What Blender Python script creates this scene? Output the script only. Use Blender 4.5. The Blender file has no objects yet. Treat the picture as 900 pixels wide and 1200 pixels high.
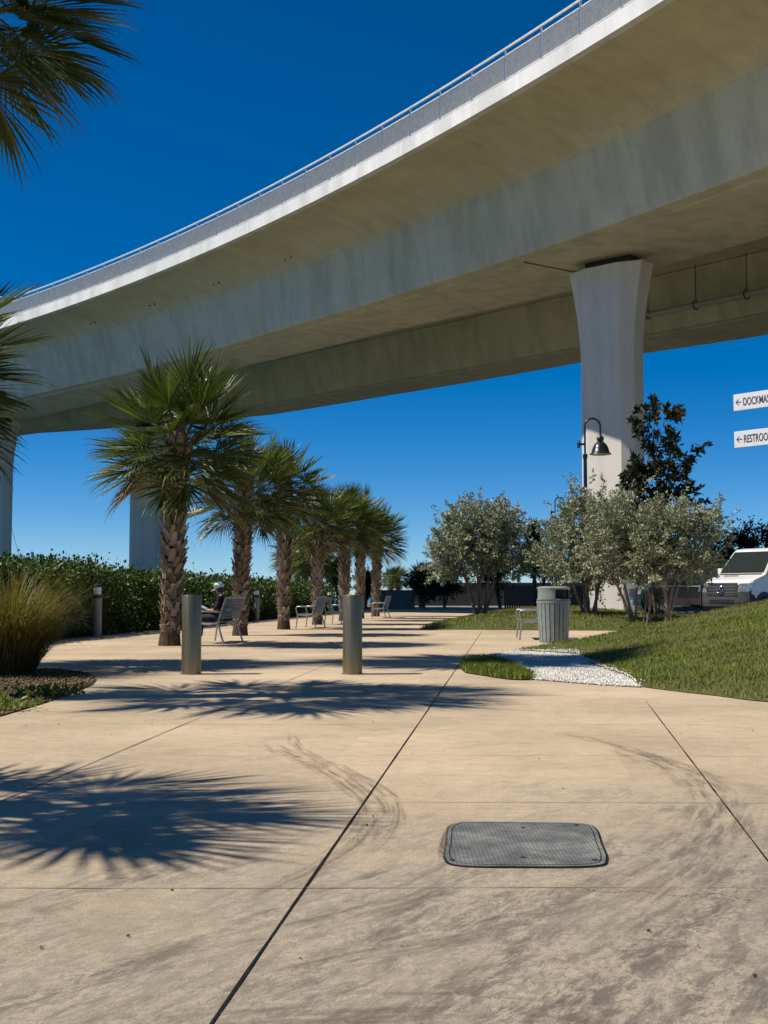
import bpy, bmesh, math, random
import numpy as np
from mathutils import Vector, Matrix

R = math.radians
random.seed(7)
NR = np.random.default_rng(11)
S = bpy.context.scene
C = S.collection

# ------------------------------------------------------------------ camera, sky, sun, exposure
FPX, HCAM, TH = 1400.0, 1.0, math.atan(98 / 1400)
cam = bpy.data.cameras.new('camera')
camo = bpy.data.objects.new('camera', cam)
C.objects.link(camo)
camo.location = (0, 0, HCAM)
camo.rotation_euler = (math.pi / 2 + TH, 0, 0)
cam.sensor_fit = 'VERTICAL'
cam.sensor_height = 36.0
cam.lens = 36.0 * FPX / 1200
cam.clip_start = 0.05
cam.clip_end = 6000
S.camera = camo

SUN_EL = R(52)
SUN_DIR = Vector((-0.995 * math.cos(SUN_EL), -0.10 * math.cos(SUN_EL), math.sin(SUN_EL))).normalized()
world = bpy.data.worlds.new('World')
S.world = world
world.use_nodes = True
wt = world.node_tree
sky = wt.nodes.new('ShaderNodeTexSky')
sky.sky_type = 'NISHITA'
sky.sun_disc = False
sky.sun_elevation = SUN_EL
sky.sun_rotation = math.atan2(SUN_DIR.x, SUN_DIR.y)
sky.altitude = 0
sky.air_density = 0.6
sky.dust_density = 0.0
sky.ozone_density = 6.0
hs = wt.nodes.new('ShaderNodeHueSaturation')
hs.inputs['Saturation'].default_value = 1.36
hs.inputs['Value'].default_value = 1.0
wt.links.new(sky.outputs[0], hs.inputs['Color'])
wt.links.new(hs.outputs[0], wt.nodes['Background'].inputs['Color'])
wt.nodes['Background'].inputs['Strength'].default_value = 0.086

sl = bpy.data.lights.new('sun', 'SUN')
sl.energy = 4.6
sl.angle = R(0.5)
sl.color = (1.0, 0.93, 0.82)
slo = bpy.data.objects.new('sun', sl)
C.objects.link(slo)
slo.rotation_euler = SUN_DIR.to_track_quat('Z', 'Y').to_euler()

vs = S.view_settings
S.display_settings.display_device = 'sRGB'
vs.view_transform = 'Standard'
vs.look = 'None'
vs.exposure = 0.32
vs.gamma = 1
vs.use_curve_mapping = False
S.cycles.max_bounces = 10
S.cycles.diffuse_bounces = 8
S.cycles.transparent_max_bounces = 12


# ------------------------------------------------------------------ projection helpers (survey of the photograph)
def ray(px, py):
    u = (px - 450) / FPX
    v = (600 - py) / FPX
    return Vector((u, math.cos(TH) - v * math.sin(TH), math.sin(TH) + v * math.cos(TH)))


def atz(px, py, z=0.0):
    d = ray(px, py)
    t = (z - HCAM) / d.z
    return Vector((d.x * t, d.y * t, z))


def aty(px, py, Y):
    d = ray(px, py)
    t = Y / d.y
    return Vector((d.x * t, Y, HCAM + d.z * t))


# ------------------------------------------------------------------ object helpers
def tag(o, label=None, cat=None, group=None, kind=None):
    if label: o['label'] = label
    if cat: o['category'] = cat
    if group: o['group'] = group
    if kind: o['kind'] = kind
    return o


def thing(name, label, cat, loc=(0, 0, 0), rz=0.0, group=None):
    o = bpy.data.objects.new(name, None)
    o.empty_display_size = 0.2
    C.objects.link(o)
    o.location = loc
    o.rotation_euler = (0, 0, rz)
    return tag(o, label, cat, group)


def copy_tree(o, parent=None):
    c = o.copy()
    C.objects.link(c)
    if parent: c.parent = parent
    for ch in list(o.children):
        copy_tree(ch, c)
    return c


def link_mesh(name, me, mats, parent=None):
    if not isinstance(mats, (list, tuple)): mats = [mats]
    for m in mats:
        me.materials.append(m)
    o = bpy.data.objects.new(name, me)
    C.objects.link(o)
    if parent: o.parent = parent
    return o


class MB:
    """collects shapes for ONE mesh"""
    def __init__(self):
        self.v = []; self.f = []; self.m = []

    def add(self, vs_, fs_, mi=0):
        b = len(self.v)
        self.v.extend([tuple(p) for p in vs_])
        for q in fs_:
            self.f.append(tuple(i + b for i in q))
            self.m.append(mi)

    def box(self, c, d, mi=0, M=None):
        x, y, z = d[0] / 2, d[1] / 2, d[2] / 2
        vs_ = [Vector((sx * x, sy * y, sz * z)) for sx in (-1, 1) for sy in (-1, 1) for sz in (-1, 1)]
        if M is not None: vs_ = [M @ p for p in vs_]
        vs_ = [p + Vector(c) for p in vs_]
        self.add(vs_, [(0, 1, 3, 2), (4, 6, 7, 5), (0, 4, 5, 1), (2, 3, 7, 6), (0, 2, 6, 4), (1, 5, 7, 3)], mi)

    def bar(self, a, b, w, h, mi=0, up=Vector((0, 0, 1))):
        a = Vector(a); b = Vector(b); d = (b - a)
        L = d.length; d.normalize()
        s = d.cross(up)
        if s.length < 1e-4: s = d.cross(Vector((0, 1, 0)))
        s.normalize(); u = s.cross(d)
        vs_ = []
        for p in (a, b):
            for i, j in ((-1, -1), (1, -1), (1, 1), (-1, 1)):
                vs_.append(p + s * (i * w / 2) + u * (j * h / 2))
        self.add(vs_, [(0, 3, 2, 1), (4, 5, 6, 7), (0, 1, 5, 4), (1, 2, 6, 5), (2, 3, 7, 6), (3, 0, 4, 7)], mi)

    def tube(self, pts, rad, n=8, mi=0, cap=True):
        pts = [Vector(p) for p in pts]
        if not isinstance(rad, (list, tuple)): rad = [rad] * len(pts)
        rings = []
        ref = Vector((0.31, 0.95, 0.1)).normalized()
        for i, p in enumerate(pts):
            d = (pts[min(i + 1, len(pts) - 1)] - pts[max(i - 1, 0)]).normalized()
            s = d.cross(ref)
            if s.length < 0.15: s = d.cross(Vector((1, 0, 0)))
            s.normalize(); u = d.cross(s)
            rings.append([p + (s * math.cos(2 * math.pi * k / n) + u * math.sin(2 * math.pi * k / n)) * rad[i] for k in range(n)])
        vs_ = [q for r in rings for q in r]
        fs_ = []
        for i in range(len(pts) - 1):
            for k in range(n):
                k2 = (k + 1) % n
                fs_.append((i * n + k, i * n + k2, (i + 1) * n + k2, (i + 1) * n + k))
        if cap:
            fs_.append(tuple(range(n - 1, -1, -1)))
            fs_.append(tuple((len(pts) - 1) * n + k for k in range(n)))
        self.add(vs_, fs_, mi)

    def lathe(self, prof, n=24, c=(0, 0, 0), mi=0, a0=0.0, a1=2 * math.pi, skip=None):
        full = abs(a1 - a0 - 2 * math.pi) < 1e-6
        cols = n if full else n + 1
        c = Vector(c)
        vs_ = []
        for r, z in prof:
            for k in range(cols):
                a = a0 + (a1 - a0) * k / n
                vs_.append(c + Vector((r * math.cos(a), r * math.sin(a), z)))
        fs_ = []
        for i in range(len(prof) - 1):
            for k in range(n):
                k2 = (k + 1) % cols
                if skip and skip(i, (a0 + (a1 - a0) * (k + .5) / n)): continue
                fs_.append((i * cols + k, i * cols + k2, (i + 1) * cols + k2, (i + 1) * cols + k))
        self.add(vs_, fs_, mi)

    def build(self, name, mats, parent=None, smooth=None, bevel=0):
        me = bpy.data.meshes.new(name)
        me.from_pydata(self.v, [], self.f)
        me.polygons.foreach_set('material_index', self.m)
        bm = bmesh.new(); bm.from_mesh(me)
        bmesh.ops.recalc_face_normals(bm, faces=bm.faces)
        bm.to_mesh(me); bm.free()
        if smooth is not None:
            me.polygons.foreach_set('use_smooth', [True] * len(me.polygons))
            me.set_sharp_from_angle(angle=R(smooth))
        o = link_mesh(name, me, mats, parent)
        if bevel:
            b = o.modifiers.new('bevel', 'BEVEL'); b.width = bevel; b.segments = 2; b.limit_method = 'ANGLE'; b.angle_limit = R(40)
        return o


def np_mesh(name, V, Q, mats, parent=None, midx=None, smooth=False):
    """quads/tris from numpy arrays (fast)"""
    me = bpy.data.meshes.new(name)
    n, k = Q.shape
    me.vertices.add(len(V)); me.vertices.foreach_set('co', V.astype(np.float32).ravel())
    me.loops.add(n * k); me.loops.foreach_set('vertex_index', Q.astype(np.int32).ravel())
    me.polygons.add(n)
    me.polygons.foreach_set('loop_start', np.arange(0, n * k, k, dtype=np.int32))
    me.polygons.foreach_set('loop_total', np.full(n, k, dtype=np.int32))
    if midx is not None: me.polygons.foreach_set('material_index', midx.astype(np.int32))
    if smooth: me.polygons.foreach_set('use_smooth', np.ones(n, dtype=bool))
    me.update(calc_edges=True)
    me.validate()
    return link_mesh(name, me, mats, parent)


# ------------------------------------------------------------------ materials
def new_mat(name):
    m = bpy.data.materials.new(name)
    m.use_nodes = True
    nt = m.node_tree
    return m, nt, nt.nodes['Principled BSDF']


def nd(nt, typ, **kw):
    n = nt.nodes.new(typ)
    for k, v in kw.items():
        setattr(n, k, v)
    return n


def ramp(nt, fac, stops):
    r = nd(nt, 'ShaderNodeValToRGB')
    el = r.color_ramp.elements
    while len(el) < len(stops): el.new(0.5)
    for e, (p, c) in zip(el, stops):
        e.position = p
        e.color = (c[0], c[1], c[2], 1) if isinstance(c, (tuple, list)) else (c, c, c, 1)
    nt.links.new(fac, r.inputs[0])
    return r.outputs[0]


def mix(nt, fac, a, b, mode='MIX'):
    m = nd(nt, 'ShaderNodeMix', data_type='RGBA', blend_type=mode)
    for sock, val in ((m.inputs[0], fac), (m.inputs[6], a), (m.inputs[7], b)):
        if isinstance(val, bpy.types.NodeSocket): nt.links.new(val, sock)
        elif isinstance(val, (int, float)): sock.default_value = val
        else: sock.default_value = (val[0], val[1], val[2], 1)
    return m.outputs[2]


def noise(nt, scale, detail=4, rough=.55, coord='Object', stretch=None, rot=None, dist=0.0):
    tc = nd(nt, 'ShaderNodeTexCoord')
    out = tc.outputs[coord]
    if stretch or rot:
        mp = nd(nt, 'ShaderNodeMapping')
        if rot:
            mp.vector_type = 'TEXTURE'      # the grain lies along the rotated x axis
            mp.inputs['Rotation'].default_value = rot
            mp.inputs['Scale'].default_value = [1 / v for v in stretch]
        elif stretch: mp.inputs['Scale'].default_value = stretch
        nt.links.new(out, mp.inputs[0]); out = mp.outputs[0]
    n = nd(nt, 'ShaderNodeTexNoise')
    n.inputs['Scale'].default_value = scale
    n.inputs['Detail'].default_value = detail
    n.inputs['Roughness'].default_value = rough
    n.inputs['Distortion'].default_value = dist
    nt.links.new(out, n.inputs['Vector'])
    return n.outputs[0]


def math_(nt, op, a, b=None, c=None, clamp=False):
    m = nd(nt, 'ShaderNodeMath', operation=op, use_clamp=clamp)
    for i, val in enumerate((a, b, c)):
        if val is None: continue
        if isinstance(val, bpy.types.NodeSocket): nt.links.new(val, m.inputs[i])
        else: m.inputs[i].default_value = val
    return m.outputs[0]


def maprange(nt, v, a, b, c=0.0, d=1.0, smooth=True):
    m = nd(nt, 'ShaderNodeMapRange')
    if smooth: m.interpolation_type = 'SMOOTHSTEP'
    nt.links.new(v, m.inputs[0])
    for i, x in enumerate((a, b, c, d)): m.inputs[1 + i].default_value = x
    return m.outputs[0]


def bump(nt, h, strength=.3, dist=.02):
    b = nd(nt, 'ShaderNodeBump')
    b.inputs['Strength'].default_value = strength
    b.inputs['Distance'].default_value = dist
    nt.links.new(h, b.inputs['Height'])
    return b.outputs[0]


def flat(name, col, rough=.6, metal=0.0, var=.15, scale=6.0, bmp=0.0, spec=.5, coat=0.0):
    m, nt, p = new_mat(name)
    n = noise(nt, scale, 5)
    lo = tuple(c * (1 - var) for c in col); hi = tuple(min(1, c * (1 + var)) for c in col)
    nt.links.new(ramp(nt, n, [(.3, lo), (.7, hi)]), p.inputs['Base Color'])
    p.inputs['Roughness'].default_value = rough
    p.inputs['Metallic'].default_value = metal
    p.inputs['Specular IOR Level'].default_value = spec
    if coat: p.inputs['Coat Weight'].default_value = coat
    if bmp: nt.links.new(bump(nt, n, bmp, .02), p.inputs['Normal'])
    return m


def leaf_mat(name, cols, rough=.45, spec=.5, transl=.18, tcol=None):
    m, nt, p = new_mat(name)
    g = nd(nt, 'ShaderNodeNewGeometry')
    k = len(cols)
    col = ramp(nt, g.outputs['Random Per Island'], [(i / max(1, k - 1), c) for i, c in enumerate(cols)])
    big = noise(nt, 1.6, 2)
    col = mix(nt, .5, col, ramp(nt, big, [(.3, (.65, .65, .65)), (.7, (1.3, 1.3, 1.2))]), 'MULTIPLY')
    nt.links.new(col, p.inputs['Base Color'])
    p.inputs['Roughness'].default_value = rough
    p.inputs['Specular IOR Level'].default_value = spec
    t = nd(nt, 'ShaderNodeBsdfTranslucent')
    tm = mix(nt, 1.0, col, tcol or (1.1, 1.25, .5), 'MULTIPLY')
    nt.links.new(tm, t.inputs[0])
    ms = nd(nt, 'ShaderNodeMixShader'); ms.inputs[0].default_value = transl
    nt.links.new(p.outputs[0], ms.inputs[1]); nt.links.new(t.outputs[0], ms.inputs[2])
    nt.links.new(ms.outputs[0], nt.nodes['Material Output'].inputs[0])
    return m


def bridge_concrete(name, base, streak=.35, span=.5):
    m, nt, p = new_mat(name)
    a = noise(nt, .35, 6, .6)
    b = noise(nt, 1.0, 5, .6, stretch=(1.1, 1.1, .07))
    c = noise(nt, 14, 5, .7)
    d = noise(nt, 1.0, 6, .65, stretch=(.12, 1.6, 1), rot=(0, 0, R(36)), dist=.3)   # weather streaks across the span
    col = ramp(nt, a, [(.25, tuple(x * .86 for x in base)), (.75, tuple(x * 1.08 for x in base))])
    col = mix(nt, streak, col, ramp(nt, b, [(.40, (.55, .57, .5)), (.56, (1.08, 1.08, 1.05))]), 'MULTIPLY')
    col = mix(nt, span, col, ramp(nt, d, [(.40, (.74, .75, .70)), (.55, (1.03, 1.03, 1.02))]), 'MULTIPLY')
    col = mix(nt, .35, col, ramp(nt, c, [(.3, (.8, .8, .8)), (.7, (1.1, 1.1, 1.1))]), 'MULTIPLY')
    nt.links.new(col, p.inputs['Base Color'])
    p.inputs['Roughness'].default_value = .85
    p.inputs['Specular IOR Level'].default_value = .2
    nt.links.new(bump(nt, c, .12, .01), p.inputs['Normal'])
    return m


def pavement_mat():
    m, nt, p = new_mat('pavement_concrete')
    base = (.565, .445, .30)
    big = noise(nt, .45, 5, .6)
    col = ramp(nt, big, [(.38, tuple(x * .84 for x in base)), (.62, tuple(x * 1.08 for x in base))])
    # each slab poured a little lighter or darker
    tc0 = nd(nt, 'ShaderNodeTexCoord'); mp0 = nd(nt, 'ShaderNodeMapping')
    mp0.inputs['Rotation'].default_value = (0, 0, R(6)); mp0.inputs['Scale'].default_value = (1 / 1.73, 1 / 1.72, .001); mp0.inputs['Location'].default_value = (.62, .05, 0)
    nt.links.new(tc0.outputs['Object'], mp0.inputs[0])
    fl = nd(nt, 'ShaderNodeVectorMath', operation='FLOOR'); nt.links.new(mp0.outputs[0], fl.inputs[0])
    wn_ = nd(nt, 'ShaderNodeTexWhiteNoise', noise_dimensions='3D'); nt.links.new(fl.outputs[0], wn_.inputs[0])
    col = mix(nt, 1.0, col, ramp(nt, wn_.outputs[0], [(0, (.93, .93, .94)), (1, (1.05, 1.04, 1.03))]), 'MULTIPLY')
    # fine broom finish running across the walk, and sandy speckle
    broom = noise(nt, 42, 4, .75, stretch=(.10, 1, 1), rot=(0, 0, R(-5)))
    col = mix(nt, .30, col, ramp(nt, broom, [(.38, .66), (.62, 1.18)]), 'MULTIPLY')
    speck = noise(nt, 120, 3, .8)
    col = mix(nt, .75, col, ramp(nt, speck, [(.36, .50), (.5, 1.0), (.66, 1.35)]), 'MULTIPLY')
    mott = noise(nt, 9, 6, .75, dist=.5)
    col = mix(nt, .42, col, ramp(nt, mott, [(.36, .72), (.52, 1.0), (.66, 1.12)]), 'MULTIPLY')
    pits = noise(nt, 40, 2, .5)
    col = mix(nt, ramp(nt, pits, [(.67, 0.0), (.72, .7)]), col, (.17, .13, .09))
    # traffic grime in sweeping streaks near the near end of the walk
    g1 = noise(nt, 1.0, 7, .68, stretch=(.5, 3.2, 1), rot=(0, 0, R(62)), dist=.6)
    g2 = noise(nt, 5.0, 6, .78, stretch=(.45, 1.8, 1), rot=(0, 0, R(60)), dist=.4)
    g3 = noise(nt, .9, 4, .6)
    g4 = noise(nt, 11.0, 6, .8, stretch=(.7, 1.5, 1), rot=(0, 0, R(58)), dist=.7)
    tc = nd(nt, 'ShaderNodeTexCoord')
    sx = nd(nt, 'ShaderNodeSeparateXYZ'); nt.links.new(tc.outputs['Object'], sx.inputs[0])
    # the swept lane runs from the left foreground round to the right
    lane = math_(nt, 'ADD', math_(nt, 'MULTIPLY', sx.outputs[0], .5), math_(nt, 'MULTIPLY', math_(nt, 'SUBTRACT', g3, .5), 6.0))
    dist = math_(nt, 'SUBTRACT', sx.outputs[1], lane)
    msk = maprange(nt, dist, 3.5, 6.2, 1.0, 0.0)
    band = maprange(nt, math_(nt, 'ADD', math_(nt, 'MULTIPLY', g1, .65), math_(nt, 'MULTIPLY', g2, .35)), .44, .60)
    fine = maprange(nt, math_(nt, 'ADD', math_(nt, 'MULTIPLY', g4, .55), math_(nt, 'MULTIPLY', g2, .45)), .44, .57)
    g5 = noise(nt, 26.0, 5, .8, stretch=(.75, 1.3, 1), rot=(0, 0, R(55)), dist=.8)
    blot = math_(nt, 'MULTIPLY', maprange(nt, g5, .48, .57), .85)
    fine = math_(nt, 'MAXIMUM', fine, blot)
    gf = math_(nt, 'MULTIPLY', math_(nt, 'MULTIPLY', fine, math_(nt, 'ADD', math_(nt, 'MULTIPLY', band, .5), .5)), math_(nt, 'ADD', math_(nt, 'MULTIPLY', msk, .93), .06))
    col = mix(nt, math_(nt, 'MULTIPLY', msk, .66), col, (.335, .295, .235))
    col = mix(nt, math_(nt, 'MULTIPLY', gf, .9), col, (.115, .097, .077))
    # faint scattered stains everywhere
    st = noise(nt, .8, 6, .7, dist=1.0)
    col = mix(nt, ramp(nt, st, [(.52, 0.0), (.66, .32)]), col, (.24, .19, .135))
    nt.links.new(col, p.inputs['Base Color'])
    p.inputs['Roughness'].default_value = .88
    p.inputs['Specular IOR Level'].default_value = .25
    h = math_(nt, 'ADD', math_(nt, 'MULTIPLY', broom, .6), math_(nt, 'MULTIPLY', speck, .8))
    nt.links.new(bump(nt, h, .55, .008), p.inputs['Normal'])
    return m


def decal_mat(name, col, amount, scale=(1, 1, 1), thr=(.4, .62), tread=0.0):
    """stain sheet: alpha from noise along the strip's own UV, soft at its rims"""
    m, nt, p = new_mat(name)
    p.inputs['Base Color'].default_value = (*col, 1)
    p.inputs['Roughness'].default_value = .9
    uv = nd(nt, 'ShaderNodeUVMap')
    sx = nd(nt, 'ShaderNodeSeparateXYZ'); nt.links.new(uv.outputs[0], sx.inputs[0])
    mp = nd(nt, 'ShaderNodeMapping'); mp.inputs['Scale'].default_value = scale
    nt.links.new(uv.outputs[0], mp.inputs[0])
    n = nd(nt, 'ShaderNodeTexNoise'); n.inputs['Scale'].default_value = 1; n.inputs['Detail'].default_value = 6; n.inputs['Roughness'].default_value = .7
    nt.links.new(mp.outputs[0], n.inputs['Vector'])
    a = maprange(nt, n.outputs[0], thr[0], thr[1])
    e = math_(nt, 'SUBTRACT', 1.0, math_(nt, 'POWER', math_(nt, 'ABSOLUTE', math_(nt, 'SUBTRACT', math_(nt, 'MULTIPLY', sx.outputs[1], 2.0), 1.0)), 4.0))
    a = math_(nt, 'MULTIPLY', a, e)
    # ribs of the tread along the strip
    if tread:
        rib = math_(nt, 'SINE', math_(nt, 'MULTIPLY', sx.outputs[1], 6.283 * 4))
        blk = math_(nt, 'SINE', math_(nt, 'MULTIPLY', sx.outputs[0], 6.283 * 14))
        t = math_(nt, 'MULTIPLY', maprange(nt, rib, -.2, .6), maprange(nt, blk, -.9, .2, .45, 1.0))
        a = math_(nt, 'MULTIPLY', a, math_(nt, 'ADD', 1 - tread, math_(nt, 'MULTIPLY', t, tread)))
    # fade at both ends: the x coordinate of a second UV layer runs 0..1
    uv2 = nd(nt, 'ShaderNodeUVMap'); uv2.uv_map = 'ends'
    s2 = nd(nt, 'ShaderNodeSeparateXYZ'); nt.links.new(uv2.outputs[0], s2.inputs[0])
    fe = math_(nt, 'MULTIPLY', maprange(nt, s2.outputs[0], 0, .12), maprange(nt, s2.outputs[0], .6, 1, 1, 0))
    a = math_(nt, 'MULTIPLY', math_(nt, 'MULTIPLY', a, fe), amount)
    nt.links.new(a, p.inputs['Alpha'])
    return m


def steel_mat(name, col, rough):
    m, nt, p = new_mat(name)
    n = noise(nt, 3.0, 4, .6, stretch=(40, 40, .6))
    nt.links.new(ramp(nt, n, [(.3, tuple(c * .8 for c in col)), (.7, tuple(c * 1.1 for c in col))]), p.inputs['Base Color'])
    p.inputs['Metallic'].default_value = .78
    nt.links.new(maprange(nt, n, .2, .8, rough * .8, rough * 1.25), p.inputs['Roughness'])
    return m


def ground_mat(name, stops, scale, bmp=.6, bd=.03, detail=7, rough=.95):
    m, nt, p = new_mat(name)
    n = noise(nt, scale, detail, .7)
    n2 = noise(nt, scale * .12, 4, .6)
    col = ramp(nt, n, stops)
    col = mix(nt, .6, col, ramp(nt, n2, [(.3, (.7, .7, .7)), (.7, (1.2, 1.15, 1.05))]), 'MULTIPLY')
    nt.links.new(col, p.inputs['Base Color'])
    p.inputs['Roughness'].default_value = rough
    p.inputs['Specular IOR Level'].default_value = .2
    nt.links.new(bump(nt, n, bmp, bd), p.inputs['Normal'])
    return m


M = {}
M['pave'] = pavement_mat()
M['joint'] = flat('joint_sealant', (.018, .015, .012), 1.0, spec=.1)
M['joint_tan'] = flat('saw_cut', (.27, .21, .145), .9)
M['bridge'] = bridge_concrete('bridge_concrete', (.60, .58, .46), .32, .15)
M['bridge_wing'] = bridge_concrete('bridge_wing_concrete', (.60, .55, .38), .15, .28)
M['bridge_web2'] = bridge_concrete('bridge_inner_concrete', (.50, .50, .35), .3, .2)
M['parapet'] = bridge_concrete('parapet_concrete', (.74, .73, .71), .3, 0.0)
M['column'] = bridge_concrete('column_concrete', (.68, .63, .56), .2, 0.0)
M['rail'] = flat('rail_aluminium', (.62, .61, .58), .5, .1)
M['pipe'] = flat('pipe_grey', (.33, .33, .28), .6)
M['blackmetal'] = flat('black_iron', (.012, .012, .014), .3, 0, .2, coat=.4)
M['lampwhite'] = flat('lamp_inside', (.75, .75, .72), .4)
M['steel'] = steel_mat('steel_reflection_tint', (.30, .235, .135), .34)  # brown tint stands in for warm surroundings reflected in the steel
M['steel_bench'] = flat('bench_grey_metal', (.34, .36, .37), .4, .5)
M['bench_slat'] = flat('bench_slat_metal', (.20, .185, .165), .5, .4)
M['post_taupe'] = flat('bollard_taupe', (.26, .235, .20), .5, .2)
M['frost'] = flat('frosted_glass', (.82, .86, .88), .25)
M['can'] = flat('can_grey_green', (.21, .245, .235), .42)
M['can_dark'] = flat('can_inside', (.015, .016, .016), .8)
M['cover'] = None
M['grass_soil'] = ground_mat('lawn_soil', [(.3, (.045, .055, .015)), (.55, (.10, .115, .03)), (.75, (.17, .15, .055))], 16)
M['blade'] = leaf_mat('grass_blade', [(.062, .105, .012), (.135, .185, .02), (.215, .25, .032), (.30, .285, .065)], .55, .3, .25)
M['dryblade'] = leaf_mat('dry_grass_blade', [(.12, .12, .03), (.18, .165, .045), (.27, .22, .08), (.16, .17, .04)], .6, .3, .2)
M['mulch'] = ground_mat('mulch', [(.3, (.04, .025, .014)), (.5, (.13, .088, .045)), (.75, (.25, .18, .10))], 28)
M['chip'] = leaf_mat('mulch_chip', [(.07, .045, .022), (.16, .11, .055), (.26, .19, .10), (.10, .07, .035)], .9, .1, 0.0)
M['shell'] = leaf_mat('shell_stone', [(.50, .47, .42), (.64, .62, .58), (.74, .72, .69), (.30, .26, .20)], .8, .2, 0.0)
M['shell_bed'] = ground_mat('shell_bed', [(.35, (.30, .26, .20)), (.6, (.60, .57, .52))], 40)
M['land'] = ground_mat('dry_ground', [(.3, (.10, .095, .05)), (.7, (.20, .17, .10))], 1.5)
M['asphalt'] = ground_mat('asphalt', [(.3, (.04, .04, .04)), (.7, (.07, .07, .068))], 20, .3, .01)
M['paver'] = ground_mat('paver_grey', [(.3, (.2, .19, .17)), (.7, (.32, .30, .27))], 4, .2, .01)
M['frond'] = leaf_mat('palm_frond', [(.034, .054, .010), (.062, .092, .016), (.098, .126, .025), (.165, .17, .05)], .45, .4, .2)
M['frond_old'] = leaf_mat('old_palm_frond', [(.10, .095, .03), (.17, .135, .06), (.24, .19, .10)], .55, .4, .15)
M['petiole'] = flat('palm_petiole', (.13, .14, .055), .5)
M['boot'] = leaf_mat('palm_boot', [(.10, .070, .046), (.18, .135, .095), (.26, .205, .15), (.34, .29, .23)], .85, .15, 0.0)
M['trunkcore'] = ground_mat('palm_trunk', [(.3, (.035, .025, .018)), (.7, (.13, .09, .06))], 14)
M['silver'] = leaf_mat('silver_leaf', [(.15, .165, .10), (.28, .295, .20), (.42, .43, .33), (.20, .21, .08)], .5, .4, .12)
M['silverbark'] = ground_mat('silver_bark', [(.3, (.13, .10, .08)), (.7, (.30, .25, .20))], 9, .5)
M['darkleaf'] = leaf_mat('glossy_dark_leaf', [(.012, .020, .008), (.022, .034, .012), (.04, .05, .02), (.055, .045, .02)], .5, .4, .08)
M['darkbark'] = ground_mat('dark_bark', [(.3, (.06, .05, .04)), (.7, (.17, .14, .11))], 9, .5)
M['hedge'] = leaf_mat('hedge_leaf', [(.020, .046, .006), (.040, .082, .011), (.068, .122, .018), (.115, .165, .038)], .5, .35, .14)
M['hedge_core'] = flat('hedge_shade_core', (.012, .014, .007), .95)  # near black in place of the shade behind the leaves
M['evergreen'] = leaf_mat('evergreen_leaf', [(.010, .016, .008), (.02, .03, .014), (.035, .045, .02)], .6, .3, .05)
M['fount'] = leaf_mat('fountain_grass', [(.085, .10, .020), (.15, .155, .032), (.25, .225, .065), (.19, .13, .05)], .5, .4, .3, (1.3, 1.15, .5))
M['fount_base'] = leaf_mat('fountain_grass_base', [(.06, .04, .02), (.12, .08, .035), (.16, .11, .05)], .7, .2, .1)
M['whitepaint'] = flat('white_paint', (.80, .80, .79), .25, 0, .03, coat=.6)
M['greypl'] = flat('grey_plastic', (.05, .053, .055), .6)
M['blackpl'] = flat('black_plastic', (.02, .02, .022), .45)
M['glass'] = flat('tinted_glass', (.018, .026, .026), .06, 0, .1, spec=.8)
M['chrome'] = flat('chrome', (.75, .75, .75), .15, 1.0)
M['headlight'] = flat('headlight_lens', (.36, .38, .40), .1, .5, .6, 18)
M['amber'] = flat('amber_lens', (.55, .16, .03), .25)
M['greenpaint'] = flat('dark_green_paint', (.005, .024, .02), .35, 0, .1, coat=.2)
M['tanpaint'] = flat('tan_paint', (.17, .13, .10), .35)
M['tyre'] = flat('tyre_rubber', (.018, .018, .018), .85)
M['rim'] = flat('wheel_rim', (.35, .36, .37), .35, .7)
M['sign'] = flat('sign_white', (.66, .66, .68), .5, 0, .05)
M['ink'] = flat('sign_ink', (.03, .035, .045), .6)
M['post_grey'] = flat('sign_post', (.3, .31, .32), .45, .5)
M['skin'] = flat('skin', (.42, .24, .17), .55)
M['shirt'] = flat('black_cloth', (.014, .014, .018), .9)
M['trouser'] = flat('dark_trousers', (.02, .025, .04), .9)
M['mint'] = flat('mint_cloth', (.68, .88, .78), .8, 0, .04)
M['paper'] = flat('pale_paper', (.5, .6, .68), .7, 0, .5, 30)
M['shoe'] = flat('shoe', (.03, .02, .02), .7)
M['hull'] = flat('boat_hull', (.78, .78, .76), .4)
M['housewall'] = flat('house_stucco', (.42, .37, .30), .9)
M['roofwhite'] = flat('white_roof', (.7, .69, .66), .7)
M['wallgrey'] = flat('garden_wall', (.13, .135, .135), .85)
M['fence'] = flat('dark_fence', (.05, .05, .045), .8)


def cover_mat():
    m, nt, p = new_mat('cover_composite')
    tc = nd(nt, 'ShaderNodeTexCoord')
    ck = nd(nt, 'ShaderNodeTexVoronoi', distance='CHEBYCHEV', voronoi_dimensions='2D'); ck.inputs['Scale'].default_value = 62; ck.inputs['Randomness'].default_value = 0.0
    nt.links.new(tc.outputs['Object'], ck.inputs['Vector'])
    n = noise(nt, 5, 6, .7)
    col = ramp(nt, n, [(.38, (.085, .09, .085)), (.5, (.135, .14, .132)), (.62, (.22, .215, .19))])
    col = mix(nt, .5, col, ramp(nt, ck.outputs[0], [(.28, .45), (.46, 1.35)]), 'MULTIPLY')
    nt.links.new(col, p.inputs['Base Color'])
    p.inputs['Roughness'].default_value = .75
    nt.links.new(bump(nt, ck.outputs[0], .5, .004), p.inputs['Normal'])
    return m


M['cover'] = cover_mat()


def sea_mat():
    m, nt, p = new_mat('sea_water')
    p.inputs['Base Color'].default_value = (.015, .05, .06, 1)
    p.inputs['Roughness'].default_value = .12
    n = noise(nt, .8, 5, .6, stretch=(1, 2, 1))
    nt.links.new(bump(nt, n, .4, .2), p.inputs['Normal'])
    return m


M['sea'] = sea_mat()


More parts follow.
